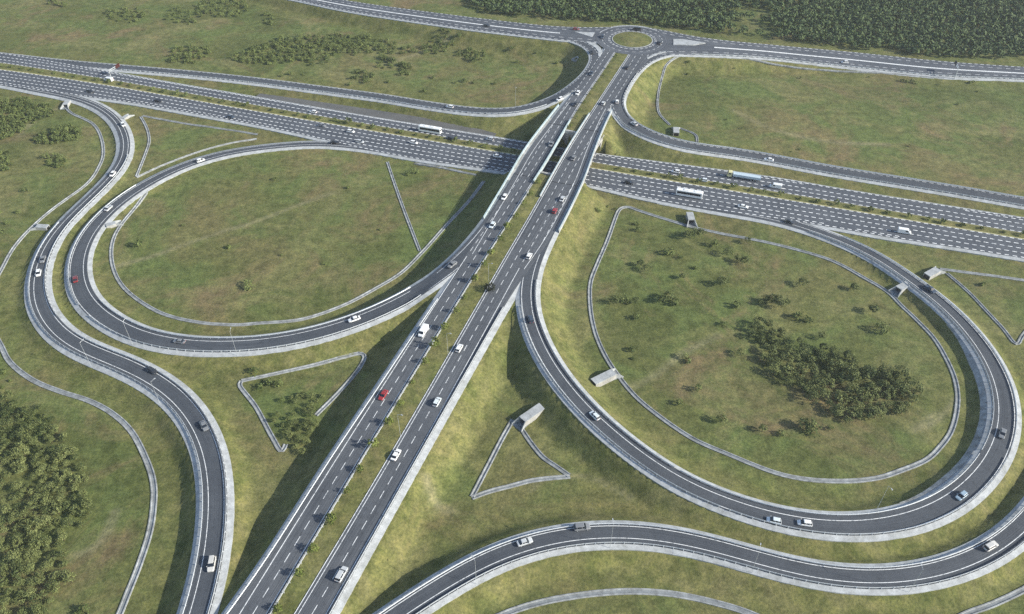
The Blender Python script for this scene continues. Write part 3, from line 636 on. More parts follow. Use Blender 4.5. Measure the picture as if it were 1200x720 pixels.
channel([(486,192),(520,197.5),(558,205)], 'channel just below the highway edge left of the bridge', 1.2)

# ------------------------------------------------------------------ box culverts
def culvert(p, q, label, w=2.5, h=2.1, L=9):
    """p = mouth (picture), q = picture point back towards the embankment"""
    P = px(*p, .5); Qp = px(*q, 1.5); d = (Qp-P)/np.linalg.norm(Qp-P); ang = math.atan2(d[1], d[0])
    root = thing('box_culvert', label, 'culvert', (P[0], P[1], max(0, gz(*(P-d*1.5)))), ang)
    hw = w/2; mb = MB(); mb.box(0, L, -hw-.3, hw+.3, h, h+.35); obj('roof_slab', mb.me('roof_slab', M['conc']), root)
    for s in (-1, 1):
        mb = MB(); mb.box(.02, L, *sorted((s*hw, s*(hw+.28))), -.6, h); obj('side_wall', mb.me('side_wall', M['conc3']), root)
        a, b_ = (0, s*(hw+.28)), (-2.6, s*(hw+1.2)); t = .3
        mb = MB(); mb.hexa([(a[0], a[1], -.6), (b_[0], b_[1], -.6), (b_[0], b_[1]-s*t, -.6), (a[0], a[1]-s*t, -.6)], [(a[0], a[1], h+.3), (b_[0], b_[1], .5), (b_[0], b_[1]-s*t, .5), (a[0], a[1]-s*t, h+.3)]); obj('wing_wall', mb.me('wing_wall', M['conc']), root)
    mb = MB(); mb.box(3.5, L-.05, -hw+.002, hw-.002, -.6, h-.002); obj('shade_block', mb.me('shade_block', M['barrel_shade']), root)  # solid near-black block standing in for the shade deep in the barrel
    mb = MB(); mb.hexa([(-2.6, -hw-.9, -.5), (3.4, -hw+.01, -.5), (3.4, hw-.01, -.5), (-2.6, hw+.9, -.5)], [(-2.6, -hw-.9, .12), (3.4, -hw+.01, .14), (3.4, hw-.01, .14), (-2.6, hw+.9, .12)]); obj('apron', mb.me('apron', M['bed']), root)
culvert((612,496), (642,473), 'large box culvert at the top of the small triangle')
culvert((719,440), (688,453), 'large box culvert on the left rim of the right meadow')
culvert((810,262), (807,248), 'box culvert below the highway at the right meadow', 2.4, 2, 6)
culvert((1052,341), (1064,333), 'box culvert on the meadow side of the right ramp', 2.4, 1.6, 6)
culvert((1098,318), (1084,324), 'box culvert on the far side of the right ramp', 2.4, 1.4, 7)
culvert((44,267), (62,266), 'small box culvert beside the upper left ramp', 2, 1.2, 5)
culvert((136,263), (122,265), 'small box culvert inside the left loop', 2, 1.2, 4)
culvert((77,125), (79,119), 'small box culvert below the highway near the upper left wood', 2.2, 1.4, 5)
culvert((792,152), (793,161), 'box culvert on the upper side of the upper right ramp', 2.4, 1.6, 6)
culvert((150,136.5), (144,138), 'small box culvert between the upper left ramp and the channel', 1.8, 1, 4)
culvert((676,75), (683,71), 'small box culvert in the shaded bank left of the roundabout', 1.8, 1.2, 5)

# ------------------------------------------------------------------ vegetation
def crown_mesh(name, r, h0, h1, nclump, per, leaf, material, seed):
    nclump = int(nclump*1.25); leaf *= .86
    g = np.random.default_rng(seed); cz = (h0+h1)/2; hz = (h1-h0)/2
    vs, fs, val = [], [], []
    lob = g.normal(size=(5, 3)); lob /= np.linalg.norm(lob, axis=1)[:, None]; la = g.uniform(-.25, .3, 5)
    for c in range(nclump):
        d = g.normal(size=3); d[2] = abs(d[2])*1.0-.35; d /= np.linalg.norm(d)
        f = g.uniform(.45, 1)**.6*(1+sum(a*max(0, d @ l)**2 for a, l in zip(la, lob)))
        p = np.array([d[0]*r*f, d[1]*r*f, cz+d[2]*hz*f]); cv = np.clip(g.normal(.5, .24), 0, 1)
        for _ in range(per):
            q = p+g.normal(size=3)*r*.15; nn = d*.9+g.normal(size=3)*.75; nn[2] += .35; nn /= np.linalg.norm(nn)
            a = np.cross(nn, g.normal(size=3)); a /= np.linalg.norm(a)+1e-9; b = np.cross(nn, a); s = leaf*g.uniform(.6, 1.3); k = len(vs)
            vs += [q+a*s, q+b*s*.7, q-a*s, q-b*s*.7]; fs.append((k, k+1, k+2, k+3)); v = np.clip(cv+g.normal(0, .12), 0, 1); val += [v]*4
    me = mesh(name, vs, fs, material); at = me.attributes.new('leaf', 'FLOAT', 'POINT'); at.data.foreach_set('value', np.array(val, np.float32)); return me
def trunk_mesh(h, r):
    mb = MB(); mb.cyl((0, 0, -.3), (0, 0, h), r, r*.55, 7)
    for k in range(4):
        t = k*1.6+.4; mb.cyl((0, 0, h*.75), (math.cos(t)*h*.35, math.sin(t)*h*.35, h*1.25), r*.4, r*.15, 5)
    return mb.me('trunk', M['bark'])
TREE = [(crown_mesh('crown', r, .9, h, 34, 11, .30, M['leafA'], 20+i), trunk_mesh(h*.5, .14)) for i, (r, h) in enumerate(((2.0, 4.6), (2.3, 5.2), (1.8, 4.2), (2.5, 4.8), (2.1, 5.6), (1.7, 3.8)))]
BUSH = [crown_mesh('bush', r, -.1, h, 22, 9, .26, M['leafB'], 50+i) for i, (r, h) in enumerate(((1.2, 1.7), (1.5, 2.0), (1.0, 1.3), (1.7, 1.9), (1.3, 2.3)))]
SHRUB = [crown_mesh('shrub', r, .1, h, 18, 9, .2, M['leafC'], 70+i) for i, (r, h) in enumerate(((.8, 2.3), (.9, 2.6), (.7, 2.0)))]
SMALL = [crown_mesh('shrub', r, 0, h, 14, 8, .17, M['leafB'], 80+i) for i, (r, h) in enumerate(((.6, 1.1), (.75, 1.3), (.55, .9)))]
def inpoly(P, poly):
    x, y = P[:, 0], P[:, 1]; c = np.zeros(len(P), bool); n = len(poly)
    for i in range(n):
        (x0, y0), (x1, y1) = poly[i], poly[i-1]
        c ^= ((y0 > y) != (y1 > y)) & (x < (x1-x0)*(y-y0)/(y1-y0+1e-12)+x0)
    return c
def scatter(poly, sp, jit=.38, seed=0):
    W = np.array([px(x, y) for x, y in poly]); g = np.random.default_rng(seed)
    gx = np.arange(W[:, 0].min(), W[:, 0].max(), sp); gy = np.arange(W[:, 1].min(), W[:, 1].max(), sp*.87)
    P = np.array([(x+(k % 2)*sp/2, y) for k, y in enumerate(gy) for x in gx])+0.0
    P += g.normal(size=P.shape)*sp*jit*.6; return P[inpoly(P, W)]
def pxg(x, y):
    p = px(x, y, 0)
    for _ in range(4): p = px(x, y, gz(*p))
    return p
def clear(p, m=.6):
    i = min(max(int(np.searchsorted(xs, p[0])), 1), NX-1); j = min(max(int(np.searchsorted(ys, p[1])), 1), NY-1)
    return bool((LOW[j-1:j+1, i-1:i+1] > 1e8).all())
BUSHES = []
TREES = []
def plant_tree(p, label, group, sc=1.0, now=False):
    if not now: TREES.append((p, label, group, sc)); return
    k = random.randrange(len(TREE)); o = thing('tree', label, 'tree', (p[0], p[1], gz(*p)), random.uniform(0, 6.28), group)
    s = sc*random.choice((.72, .85, .95, 1.0, 1.08, 1.25))*random.uniform(.94, 1.06); o.scale = (s, s, s*random.uniform(.72, .95))
    obj('crown', TREE[k][0], o); obj('trunk', TREE[k][1], o)
def plant(kind, name, p, label, cat, group, sc=1.0, z=None, now=False):
    if name == 'bush' and not now:
        if clear(p): BUSHES.append((kind, name, p, label, cat, group, sc, z))
        return
    o = obj(name, random.choice(kind)); o.location = (p[0], p[1], gz(*p) if z is None else z); o.rotation_euler = (0, 0, random.uniform(0, 6.28))
    s = sc*random.uniform(.7, 1.25); o.scale = (s*random.uniform(.85, 1.2), s, s*random.uniform(.8, 1.2)); tag(o, label, cat, group)
for p in scatter([(-5,466),(10,466),(25,474),(50,480),(76,510),(96,545),(114,583),(110,612),(86,620),(82,650),(86,688),(62,712),(42,732),(-5,732)], 3.2, seed=1):
    plant_tree(p, 'tree in the dense dark wood at the lower left edge', 'trees of the lower left wood', .66)
for p in scatter([(878,388),(888,380),(905,384),(938,402),(975,413),(1010,426),(1050,436),(1074,455),(1078,468),(1052,490),(1030,499),(1000,501),(968,482),(935,463),(905,441),(888,414)], 3.5, seed=2):
    plant_tree(p, 'tree in the thick grove inside the right loop', 'trees of the right loop grove', .80)
for x, y in [(360,484),(372,472),(378,466),(362,496),(347,497),(341,514),(338,507),(360,520),(365,505),(326,488),(344,487),(368,481),(342,467),(350,467),(355,465),(347,473),(365,477),(367,467),(322,495),(332,500),(342,500),(350,505),(357,502),(345,512),(352,517),(362,510),(355,532),(360,495),(337,492),(370,500),(347,525),(366,488)]:
    plant_tree(pxg(x, y), 'tree in the small triangle beside the downhill carriageway', 'trees of the planted triangle', random.uniform(.40, .58))
for x, y in [(316,450),(327,452),(304,455),(299,437),(330,470)]:
    plant(BUSH, 'bush', pxg(x, y), 'low bush at the upper left corner of the planted triangle', 'bush', 'bushes at the triangle corner', .9)
RL = [(745,264,.8),(748,271,.6),(805,280,1.0),(812,277,1.1),(820,278,1.2),(837,289,.9),(875,285,1),(852,300,1),(865,307,1.3),(872,311,1.1),(783,298,.9),(797,303,.6),(815,315,.7),(750,312,1),(758,318,1.0),(799,327,1.1),(845,335,1.2),(850,333,1),(940,335,1.1),(1000,340,1.1),(862,360,.9),(890,357,1),(897,354,1.3),(905,356,1.2),(922,357,1.2),(914,360,1.1),(1023,367,1.2),(1032,388,.9),(933,373,.8),(945,378,.7),(963,397,1),(745,374,.9),(740,411,.8),(741,421,.6),(802,420,1),(806,425,.8),(867,417,1),(818,457,.6),(796,474,.7),(845,495,1.1),(893,506,1.1),(947,503,1.2),(940,501,1),(953,505,.9),(915,510,.6),(972,503,.6),(720,356,1),(730,354,.9),(745,356,1),(775,355,1),(782,352,1.1),(790,357,.9),(848,382,.8),(802,261,.5)]
for x, y, s in RL:
    if s >= 1: plant_tree(pxg(x, y), 'lone small tree on the grass inside the right loop', 'scattered trees inside the right loop', s*.8)
    else: plant(BUSH, 'bush', pxg(x, y), 'low bush on the grass inside the right loop', 'bush', 'scattered bushes inside the right loop', s*1.35)
for x, y, l in [(163,289,'bush left of centre inside the left loop near its channel'),(268,291,'bush in the middle of the left loop meadow'),(292,336,'bush in the lower part of the left loop meadow'),(322,211,'low flat bush in the upper part of the left loop meadow'),(408,221,'low flat bush in the upper right of the left loop meadow')]:
    plant(BUSH, 'bush', pxg(x, y), l, 'bush', None, 1.15 if y > 250 else .8)
def ell(cx, cy, rx, ry): return [(cx+rx*math.cos(t), cy+ry*math.sin(t)) for t in np.linspace(0, 6.28, 18)]
SCRUB = [([(-20,117),(30,117),(60,124),(66,132),(46,142),(18,160),(-20,172)], 3.1, 'bush in the thicket below the highway at the left edge', 'thicket below the highway'),
    ([(40,166),(60,152),(82,146),(101,154),(96,164),(66,168),(48,172)], 3.0, 'bush in the small thicket beside the upper left channel', 'thicket beside the upper left channel'),
    (ell(5,190,8,12), 3.4, 'bush at the left edge beyond the channel', 'bushes at the left edge'), (ell(64,190,14,8), 3.6, 'bush on the slope left of the outer ramp', 'bushes left of the outer ramp'),
    ([(195,66),(205,58),(225,54),(248,58),(245,68),(225,76),(200,74)], 4.0, 'bush in the clump above the highway near the upper left', 'clump above the highway'),
    ([(268,70),(290,58),(330,45),(400,41),(440,44),(465,52),(462,64),(400,66),(360,72),(330,76),(280,77)], 4.0, 'bush in the long thicket on the upper left meadow', 'long thicket of the upper left meadow'),
    ([(468,56),(482,54),(486,62),(470,65)], 4, 'bush right of the long upper left thicket', 'bushes right of the long thicket'),
    ([(495,52),(525,42),(560,42),(540,52),(515,64),(498,64)], 4.2, 'bush in the clump under the dual road', 'clump under the dual road'),
    ([(535,66),(545,58),(570,62),(572,70),(550,74)], 4.0, 'bush in the clump in the middle of the upper meadow', 'clump in the upper meadow'),
    (ell(452,75,11,8), 4, 'bush in the clump below the long thicket', 'clump below the long thicket'), (ell(474,82,9,7), 3.6, 'bush in the round clump above the ramp', 'round clump above the ramp'),
    (ell(425,92,16,7), 5, 'bush in the loose patch above the ramp', 'loose patch above the ramp'), (ell(370,72,18,6), 5, 'bush at the lower rim of the long thicket', 'rim of the long thicket'),
    (ell(150,18,26,9), 5.5, 'bush in the far patch near the top left corner', 'far top left patch'), (ell(215,20,22,10), 5.5, 'bush in the far patch left of the dual road', 'far patch left of the dual road'),
    (ell(262,8,30,14), 5.0, 'bush in the far thicket at the top edge', 'far top edge thicket'), (ell(70,4,14,5), 5.5, 'bush at the very top left edge', 'top left edge bushes'), (ell(315,25,10,9), 6, 'bush between dual road and far thicket', 'bushes below the dual road')]
for poly, sp, lab, grp in SCRUB:
    for p in scatter(poly, sp, seed=len(lab)): plant(BUSH, 'bush', p, lab, 'bush', grp, 1.05)
for x, y in [(500,30),(430,22),(600,62),(606,74),(624,56),(628,66),(650,62),(652,75),(545,96),(555,98),(580,99),(534,98),(508,92),(497,108),(340,88),(330,90),(355,88),(300,100+(-8)),(410,100),(455,97)]:
    plant(BUSH, 'bush', pxg(x, y), 'small lone bush on the upper left meadow', 'bush', 'lone bushes of the upper left meadow', .85)
for x, y, l in [(800,80,'meadow corner'),(806,83,'meadow corner'),(812,80,'meadow corner'),(818,79,'meadow corner'),(806,88,'meadow corner'),(860,85,'channel'),(888,76,'channel'),(938,92,'channel'),(958,77,'road bank'),(1005,82,'road bank'),(1018,91,'channel'),(1033,86,'road bank'),(1062,97,'dual road'),(1057,96,'dual road'),(1068,97,'dual road'),(1073,98,'dual road'),(1102,88,'road bank'),(1107,92,'road bank'),(1122,92,'road bank'),(1126,95,'road bank'),(1136,98,'road bank'),(1140,97,'road bank'),(1099,100,'meadow'),(1145,108,'meadow'),(1122,123,'meadow'),(851,141,'meadow'),(869,151,'meadow'),(937,176,'meadow'),(1066,172,'meadow'),(927,178,'meadow')]:
    plant(BUSH, 'bush', pxg(x, y), 'small dark bush beside the upper right '+l, 'bush', 'bushes beside the upper right '+l, .8 if 'bank' in l or 'dual' in l or 'corner' in l else .5)
for x, y in [(1153,333),(1150,335)]: plant(BUSH, 'bush', pxg(x, y), 'dark bush between the two channels at the right edge', 'bush', 'bushes between the right channels', .8)
for x, y in [(700,247),(702,249),(712,243),(722,246)]: plant(BUSH, 'bush', pxg(x, y), 'small bush between the bridge and the right channel', 'bush', 'bushes near the bridge', .6)
for x, y in [(1,250),(3,272),(8,262),(30,225),(22,250),(5,437),(12,447),(-3,445),(3,455)]: plant(BUSH, 'bush', pxg(x, y), 'scattered bush near the left edge of the meadow', 'bush', 'scattered bushes at the left edge', .8)
for x, y in [(90,722),(100,716),(70,728)]: plant(BUSH, 'bush', pxg(x, y), 'low bush at the lower rim of the left wood', 'bush', 'bushes at the rim of the left wood', .8)
for x, y, l in [(330,300,'tiny tuft of weeds in the left loop meadow'),(215,265,'tiny tuft of weeds in the left loop meadow'),(445,270,'tiny tuft of weeds in the left loop meadow'),(380,310,'tiny tuft of weeds in the left loop meadow'),(478,205,'low bush right of the straight channel in the left loop'),(485,203,'low bush right of the straight channel in the left loop')]:
    plant(BUSH, 'bush', pxg(x, y), l, 'bush', 'tufts in the left loop' if 'tuft' in l else 'bushes by the straight channel', .45 if 'tuft' in l else .9)
TREES.sort(key=lambda b: math.hypot(b[0][0], b[0][1]))
for b_ in TREES[:300]: plant_tree(*b_, now=True)
print('trees', len(TREES), 'bushes', len(BUSHES))
vs, fs, lv = [], [], []
for b_ in TREES[300:]:
    src = random.choice(TREE)[0]; n0 = len(vs); z0 = gz(*b_[0]); a_ = random.uniform(0, 6.28); k_ = b_[3]*random.choice((.72, .85, .95, 1.0, 1.08, 1.25)); dl = random.uniform(-.25, .25)
    co_ = np.empty(len(src.vertices)*3); src.vertices.foreach_get('co', co_); co_ = co_.reshape(-1, 3)*k_; av = np.empty(len(src.vertices)); src.attributes['leaf'].data.foreach_get('value', av)
    vs += list(np.stack([b_[0][0]+co_[:, 0]*math.cos(a_)-co_[:, 1]*math.sin(a_), b_[0][1]+co_[:, 0]*math.sin(a_)+co_[:, 1]*math.cos(a_), z0+co_[:, 2]*.83], 1)); lv += list(np.clip(av+dl, 0, 1)); fs += [(n0+4*q, n0+4*q+1, n0+4*q+2, n0+4*q+3) for q in range(len(co_)//4)]
if vs:
    me = mesh('grove', vs, fs, M['leafA']); at = me.attributes.new('leaf', 'FLOAT', 'POINT'); at.data.foreach_set('value', np.array(lv, np.float32)); tag(struct(obj('grove', me), 'x', 'stuff'), 'far part of the thick grove inside the right loop', 'grove')
BUSHES.sort(key=lambda b: math.hypot(b[2][0], b[2][1])/b[6])
for b_ in BUSHES[:285]: plant(*b_, now=True)
vs, fs, lv = [], [], []
for b_ in BUSHES[285:]:
    src = random.choice(BUSH); n0 = len(vs); z0 = gz(*b_[2]); a_ = random.uniform(0, 6.28); k_ = b_[6]*random.uniform(.7, 1.25); dl = random.uniform(-.3, .3)
    co_ = np.empty(len(src.vertices)*3); src.vertices.foreach_get('co', co_); co_ = co_.reshape(-1, 3)*k_; av = np.empty(len(src.vertices)); src.attributes['leaf'].data.foreach_get('value', av)
    vs += list(np.stack([b_[2][0]+co_[:, 0]*math.cos(a_)-co_[:, 1]*math.sin(a_), b_[2][1]+co_[:, 0]*math.sin(a_)+co_[:, 1]*math.cos(a_), z0+co_[:, 2]], 1)); lv += list(np.clip(av+dl, 0, 1)); fs += [(n0+4*q, n0+4*q+1, n0+4*q+2, n0+4*q+3) for q in range(len(co_)//4)]
me = mesh('scrub', vs, fs, M['leafB']); at = me.attributes.new('leaf', 'FLOAT', 'POINT'); at.data.foreach_set('value', np.array(lv, np.float32)); tag(struct(obj('scrub', me), 'patchy low scrub on the far meadows and along the upper edge', 'stuff'), 'patchy low scrub on the far meadows and along the upper edge', 'scrub')

s = LC.s
for t in np.arange(3, s[-1]-8, 9.3):
    i = int(np.argmin(np.abs(s-t)))
    if in_band(LC.b[i:i+1], 4)[0]: continue
    p = LC.b[i]-LC.n[i]*1.9+RNG.normal(size=2)*.25
    plant(SHRUB, 'shrub', p, 'young yellow green shrub in the row along the overpass median', 'shrub', 'shrub row of the overpass median', 1.5 if t < s[-1]*.75 else .9, LC.z[i]-.05)
s = NC.s
for t in np.arange(4, s[-1]-4, 7.6):
    i = int(np.argmin(np.abs(s-t))); q = FC.b[int(np.argmin(((FC.b-NC.b[i])**2).sum(1)))]
    if abs((NC.b[i]-RC.c[(iS+iN)//2])[0]) < 16: continue
    p = NC.b[i]*.5+q*.5+RNG.normal(size=2)*.3
    plant(SMALL, 'shrub', p, 'low shrub in the row along the highway median', 'shrub', 'shrub row of the highway median', 1.9, HZ)
o = thing('tree', 'dark bushy tree overhanging the uphill carriageway at the median edge', 'tree', (*px(574, 341, 7.6), 7.5)); 
obj('crown', crown_mesh('crown', 2.0, .5, 3.4, 40, 10, .28, M['leafD'], 99), o); obj('trunk', trunk_mesh(1.6, .12), o)
# far wood at the top right: too many to count, one mass
g = np.random.default_rng(5)
FP = scatter([(548,-2),(556,9),(580,18),(620,21),(660,25),(720,26),(800,34),(860,41),(900,45),(960,52),(1010,60),(1040,57),(1065,66),(1110,68),(1150,70),(1215,68),(1300,60),(1420,-60),(520,-60)], 4.3, seed=9)
pv = np.array([px(885, 18), px(878, 33), px(900, 40)]); keep = np.ones(len(FP), bool)
for q, rad in zip(pv, (14, 12, 10)): keep &= (np.hypot(*(FP-q).T) > rad*g.uniform(.6, 1.3, len(FP)))
FP = FP[keep]; nF = len(FP); per = 46
r = g.uniform(1.7, 3.0, nF); hh = g.uniform(3.8, 6.6, nF); zz = np.array([gz(*p) for p in FP]); val = np.clip(g.normal(.5, .25, nF), 0, 1)
d = g.normal(size=(nF, per, 3)); d[..., 2] = np.abs(d[..., 2])-.25; d /= np.linalg.norm(d, axis=2, keepdims=True); fr = g.uniform(.5, 1.0, (nF, per, 1))**.6
ctr = np.stack([FP[:, 0], FP[:, 1], zz+hh*.55], 1)[:, None]+d*fr*np.stack([r, r, hh*.45], 1)[:, None]
nn = d+g.normal(size=d.shape)*.6; nn[..., 2] += .3; nn /= np.linalg.norm(nn, axis=2, keepdims=True)
a = np.cross(nn, g.normal(size=d.shape)); a /= np.linalg.norm(a, axis=2, keepdims=True); b = np.cross(nn, a); sz = g.uniform(.45, .85, (nF, per, 1))
VV = np.stack([ctr+a*sz, ctr+b*sz*.8, ctr-a*sz, ctr-b*sz*.8], 2).reshape(-1, 3)
me = bpy.data.meshes.new('forest'); n4 = len(VV); me.vertices.add(n4); me.vertices.foreach_set('co', VV.astype(np.float32).ravel()); me.loops.add(n4); me.loops.foreach_set('vertex_index', np.arange(n4, dtype=np.int32)); me.polygons.add(n4//4); me.polygons.foreach_set('loop_start', np.arange(0, n4, 4, dtype=np.int32)); me.update(calc_edges=True)
lv = np.clip(np.repeat(val, per*4)+np.repeat(g.normal(0, .12, nF*per), 4), 0, 1); at = me.attributes.new('leaf', 'FLOAT', 'POINT'); at.data.foreach_set('value', lv.astype(np.float32)); me.materials.append(M['leafF'])
struct(obj('forest', me), 'dense dark green wood beyond the dual road at the top right', 'stuff')['category'] = 'forest'

# ------------------------------------------------------------------ vehicles (front towards +x)
PAINTS = dict(white=(.80, .81, .80), silver=(.50, .52, .53), grey=(.20, .21, .22), dark=(.035, .038, .042), black=(.02, .02, .022), red=(.30, .025, .028), maroon=(.20, .03, .03), blue=(.30, .40, .48), beige=(.55, .54, .51), pale=(.66, .72, .74), navy=(.05, .07, .10), yellow=(.66, .62, .34), cyan=(.50, .60, .66))
for k, v in PAINTS.items():
    m, nt, b = mat('car_paint_'+k, .35, .5); b.inputs['Coat Weight'].default_value = .5
    f = noise(nt, coords(nt), 3., 2, .5); nt.links.new(ramp(nt, f, [(.3, tuple(x*.93 for x in v)), (.7, v)]), b.inputs['Base Color']); M['p_'+k] = m
def loft(mb, secs, mi=0):
    """secs: list of (x, [(y,z)...]) closed sections with equal counts"""
    n = len(secs[0][1]); vs = [(x, y, z) for x, s in secs for y, z in s]; b = len(secs)
    fs = [(i*n+q, i*n+(q+1) % n, (i+1)*n+(q+1) % n, (i+1)*n+q) for i in range(b-1) for q in range(n)]+[tuple(range(n))[::-1], tuple((b-1)*n+q for q in range(n))]
    mb.add(vs, fs, mi)
def sec(hw, z0, z1, r=.12): return [(-hw*.92, z0), (hw*.92, z0), (hw, z0+r), (hw, z1-r), (hw*.86, z1), (-hw*.86, z1), (-hw, z1-r), (-hw, z0+r)]
def lib(kind, col):
    key = (kind, col)
    if key in LIB: return LIB[key]
    P = M['p_'+col]; parts = []
    def A(name, mb, m, kids=(), smooth=False, loc=(0, 0, 0)): parts.append((name, mb.me(name, m, smooth), loc))
    if kind in ('sedan', 'hatch', 'suv', 'pickup'):
        L = dict(sedan=4.5, hatch=4.1, suv=4.7, pickup=5.1)[kind]; W = dict(suv=.95).get(kind, .89); bz = dict(suv=1.05, pickup=1.05).get(kind, .92); top = dict(suv=1.75, pickup=1.75, hatch=1.5).get(kind, 1.44)
        h = L/2; mb = MB()
        loft(mb, [(-h, sec(W*.86, .42, bz*.9)), (-h+.18, sec(W*.97, .30, bz*.98)), (-h+.9, sec(W, .24, bz)), (0, sec(W, .22, bz)), (h-1.2, sec(W, .24, bz*.98)), (h-.3, sec(W*.96, .28, bz*.80)), (h, sec(W*.80, .40, bz*.66))])
        if kind == 'pickup':
            x = (-.55, -.3, .75, 1.35)
        else: x = dict(sedan=(-1.75, -1.05, .35, 1.15), hatch=(-1.98, -1.55, .35, 1.15), suv=(-2.25, -1.95, .45, 1.2))[kind]
        rw = W*.74
        mb.hexa([(x[1]-.06, -rw, top-.05), (x[2]+.06, -rw, top-.05), (x[2]+.06, rw, top-.05), (x[1]-.06, rw, top-.05)], [(x[1]+.1, -rw*.86, top+.03), (x[2]-.1, -rw*.86, top+.03), (x[2]-.1, rw*.86, top+.03), (x[1]+.1, rw*.86, top+.03)])
        for xx in (x[0]*.5+x[1]*.5+.5, x[2]-.55):                      # door pillars
            for sgn in (-1, 1): mb.hexa([(xx-.07, sgn*W*.9, bz-.05), (xx+.07, sgn*W*.9, bz-.05), (xx+.07, sgn*(W*.9+.02), bz-.05), (xx-.07, sgn*(W*.9+.02), bz-.05)], [(xx-.07, sgn*rw, top-.03), (xx+.07, sgn*rw, top-.03), (xx+.07, sgn*(rw+.02), top-.03), (xx-.07, sgn*(rw+.02), top-.03)])
        if kind == 'pickup':
            for sgn in (-1, 1): mb.box(-2.45, -.6, *sorted((sgn*W*.84, sgn*W*.97)), 1.0, 1.2)
            mb.box(-2.5, -2.4, -W*.9, W*.9, 1.0, 1.2)
        A('body', mb, P)
        mb = MB(); mb.hexa([(x[0], -W*.88, bz-.06), (x[3], -W*.88, bz-.06), (x[3], W*.88, bz-.06), (x[0], W*.88, bz-.06)], [(x[1], -rw*.99, top-.03), (x[2], -rw*.99, top-.03), (x[2], rw*.99, top-.03), (x[1], rw*.99, top-.03)]); A('windows', mb, M['glass'])
        wr = .33; wx = (-h+.85, h-.85); wy = W-.12
        for sgn in (-1, 1):
            mb = MB(); mb.box(h-.16, h-.02, *sorted((sgn*W*.45, sgn*W*.78)), bz*.5, bz*.66); A('headlight', mb, M['lamp'])
            mb = MB(); mb.box(-h-.02, -h+.12, *sorted((sgn*W*.5, sgn*W*.84)), bz*.62, bz*.85); A('tail_light', mb, M['tail'])
            mb = MB(); mb.box(x[3]-.3, x[3]-.1, *sorted((sgn*W*.95, sgn*(W+.17))), bz-.03, bz+.12); A('wing_mirror', mb, P)
    elif kind == 'van':
        L, W, top = 5.4, 1.0, 2.25; h = L/2; mb = MB()
        loft(mb, [(-h, sec(W*.96, .35, top*.97)), (-h+.15, sec(W, .3, top)), (h-1.7, sec(W, .3, top)), (h-1.25, sec(W*.98, .3, top*.93)), (h-.75, sec(W*.97, .3, 1.25)), (h-.2, sec(W*.92, .3, 1.05)), (h, sec(W*.82, .4, .85))]); A('body', mb, P)
        mb = MB(); mb.hexa([(h-1.30, -W*.82, 2.02), (h-.78, -W*.86, 1.25), (h-.78, W*.86, 1.25), (h-1.30, W*.82, 2.02)], [(h-1.22, -W*.82, 2.08), (h-.70, -W*.86, 1.31), (h-.70, W*.86, 1.31), (h-1.22, W*.82, 2.08)])
        for sgn in (-1, 1): mb.box(h-2.4, h-1.4, *sorted((sgn*W*.97, sgn*(W+.015))), 1.25, 1.9)
        A('windows', mb, M['glass']); wr = .36; wx = (-h+1.0, h-.95); wy = W-.13
        for sgn in (-1, 1):
            mb = MB(); mb.box(h-.14, h-.01, *sorted((sgn*W*.5, sgn*W*.8)), .68, .85); A('headlight', mb, M['lamp'])
            mb = MB(); mb.box(-h-.02, -h+.1, *sorted((sgn*W*.7, sgn*W*.9)), .8, 1.4); A('tail_light', mb, M['tail'])
    elif kind == 'bus':
        L, W, top = 12, 1.27, 3.2; h = L/2; mb = MB()
        loft(mb, [(-h, sec(W*.95, .4, top*.97)), (-h+.2, sec(W, .35, top)), (h-.5, sec(W, .35, top)), (h-.15, sec(W*.97, .35, top*.96)), (h, sec(W*.9, .4, top*.85))])
        mb.box(-2.6, -.4, -.75, .75, top, top+.22); mb.box(2, 3.2, -.6, .6, top, top+.16); A('body', mb, P)
        mb = MB()
        for sgn in (-1, 1): mb.box(-h+.5, h-.9, *sorted((sgn*W*.98, sgn*(W+.012))), 1.5, 2.65)
        mb.box(h-.1, h+.015, -W*.84, W*.84, 1.3, 2.6); mb.box(-h-.012, -h+.1, -W*.8, W*.8, 1.7, 2.6); A('windows', mb, M['glass']); wr = .48; wx = (-h+3.0, h-2.6); wy = W-.16
        for sgn in (-1, 1):
            mb = MB(); mb.box(h-.1, h+.02, *sorted((sgn*W*.55, sgn*W*.85)), .7, .95); A('headlight', mb, M['lamp'])
    elif kind == 'lorry':
        W = 1.22; mb = MB(); loft(mb, [(5.6, sec(W, .5, 2.9)), (7.3, sec(W, .5, 2.9)), (7.75, sec(W*.97, .5, 1.9)), (7.85, sec(W*.9, .5, 1.5))]); A('cab', mb, P)
        mb = MB(); mb.hexa([(7.42, -W*.85, 2.7), (7.78, -W*.9, 1.9), (7.78, W*.9, 1.9), (7.42, W*.85, 2.7)], [(7.48, -W*.85, 2.76), (7.84, -W*.9, 1.92), (7.84, W*.9, 1.92), (7.48, W*.85, 2.76)])
        for sgn in (-1, 1): mb.box(6.2, 7.1, *sorted((sgn*W*.98, sgn*(W+.012))), 1.75, 2.5)
        A('windows', mb, M['glass'])
        mb = MB(); mb.box(-7.6, 5.2, -1.25, 1.25, 1.15, 1.45); mb.box(-7.6, 5.2, -1.25, -1.15, 1.45, 2.3); mb.box(-7.6, 5.2, 1.15, 1.25, 1.45, 2.3); mb.box(5.1, 5.2, -1.15, 1.15, 1.45, 2.7); mb.box(-7.6, -7.5, -1.15, 1.15, 1.45, 2.3)
        mb.box(-7.4, 5.0, -1.14, 1.14, 2.0, 2.25); A('trailer', mb, M['p_cyan'])
        mb = MB(); mb.box(-7, 7.4, -.45, .45, .75, 1.14); A('chassis', mb, M['dark']); wr = .5; wx = (-6, -4.7, -3.4, 4.9, 6.9); wy = 1.08
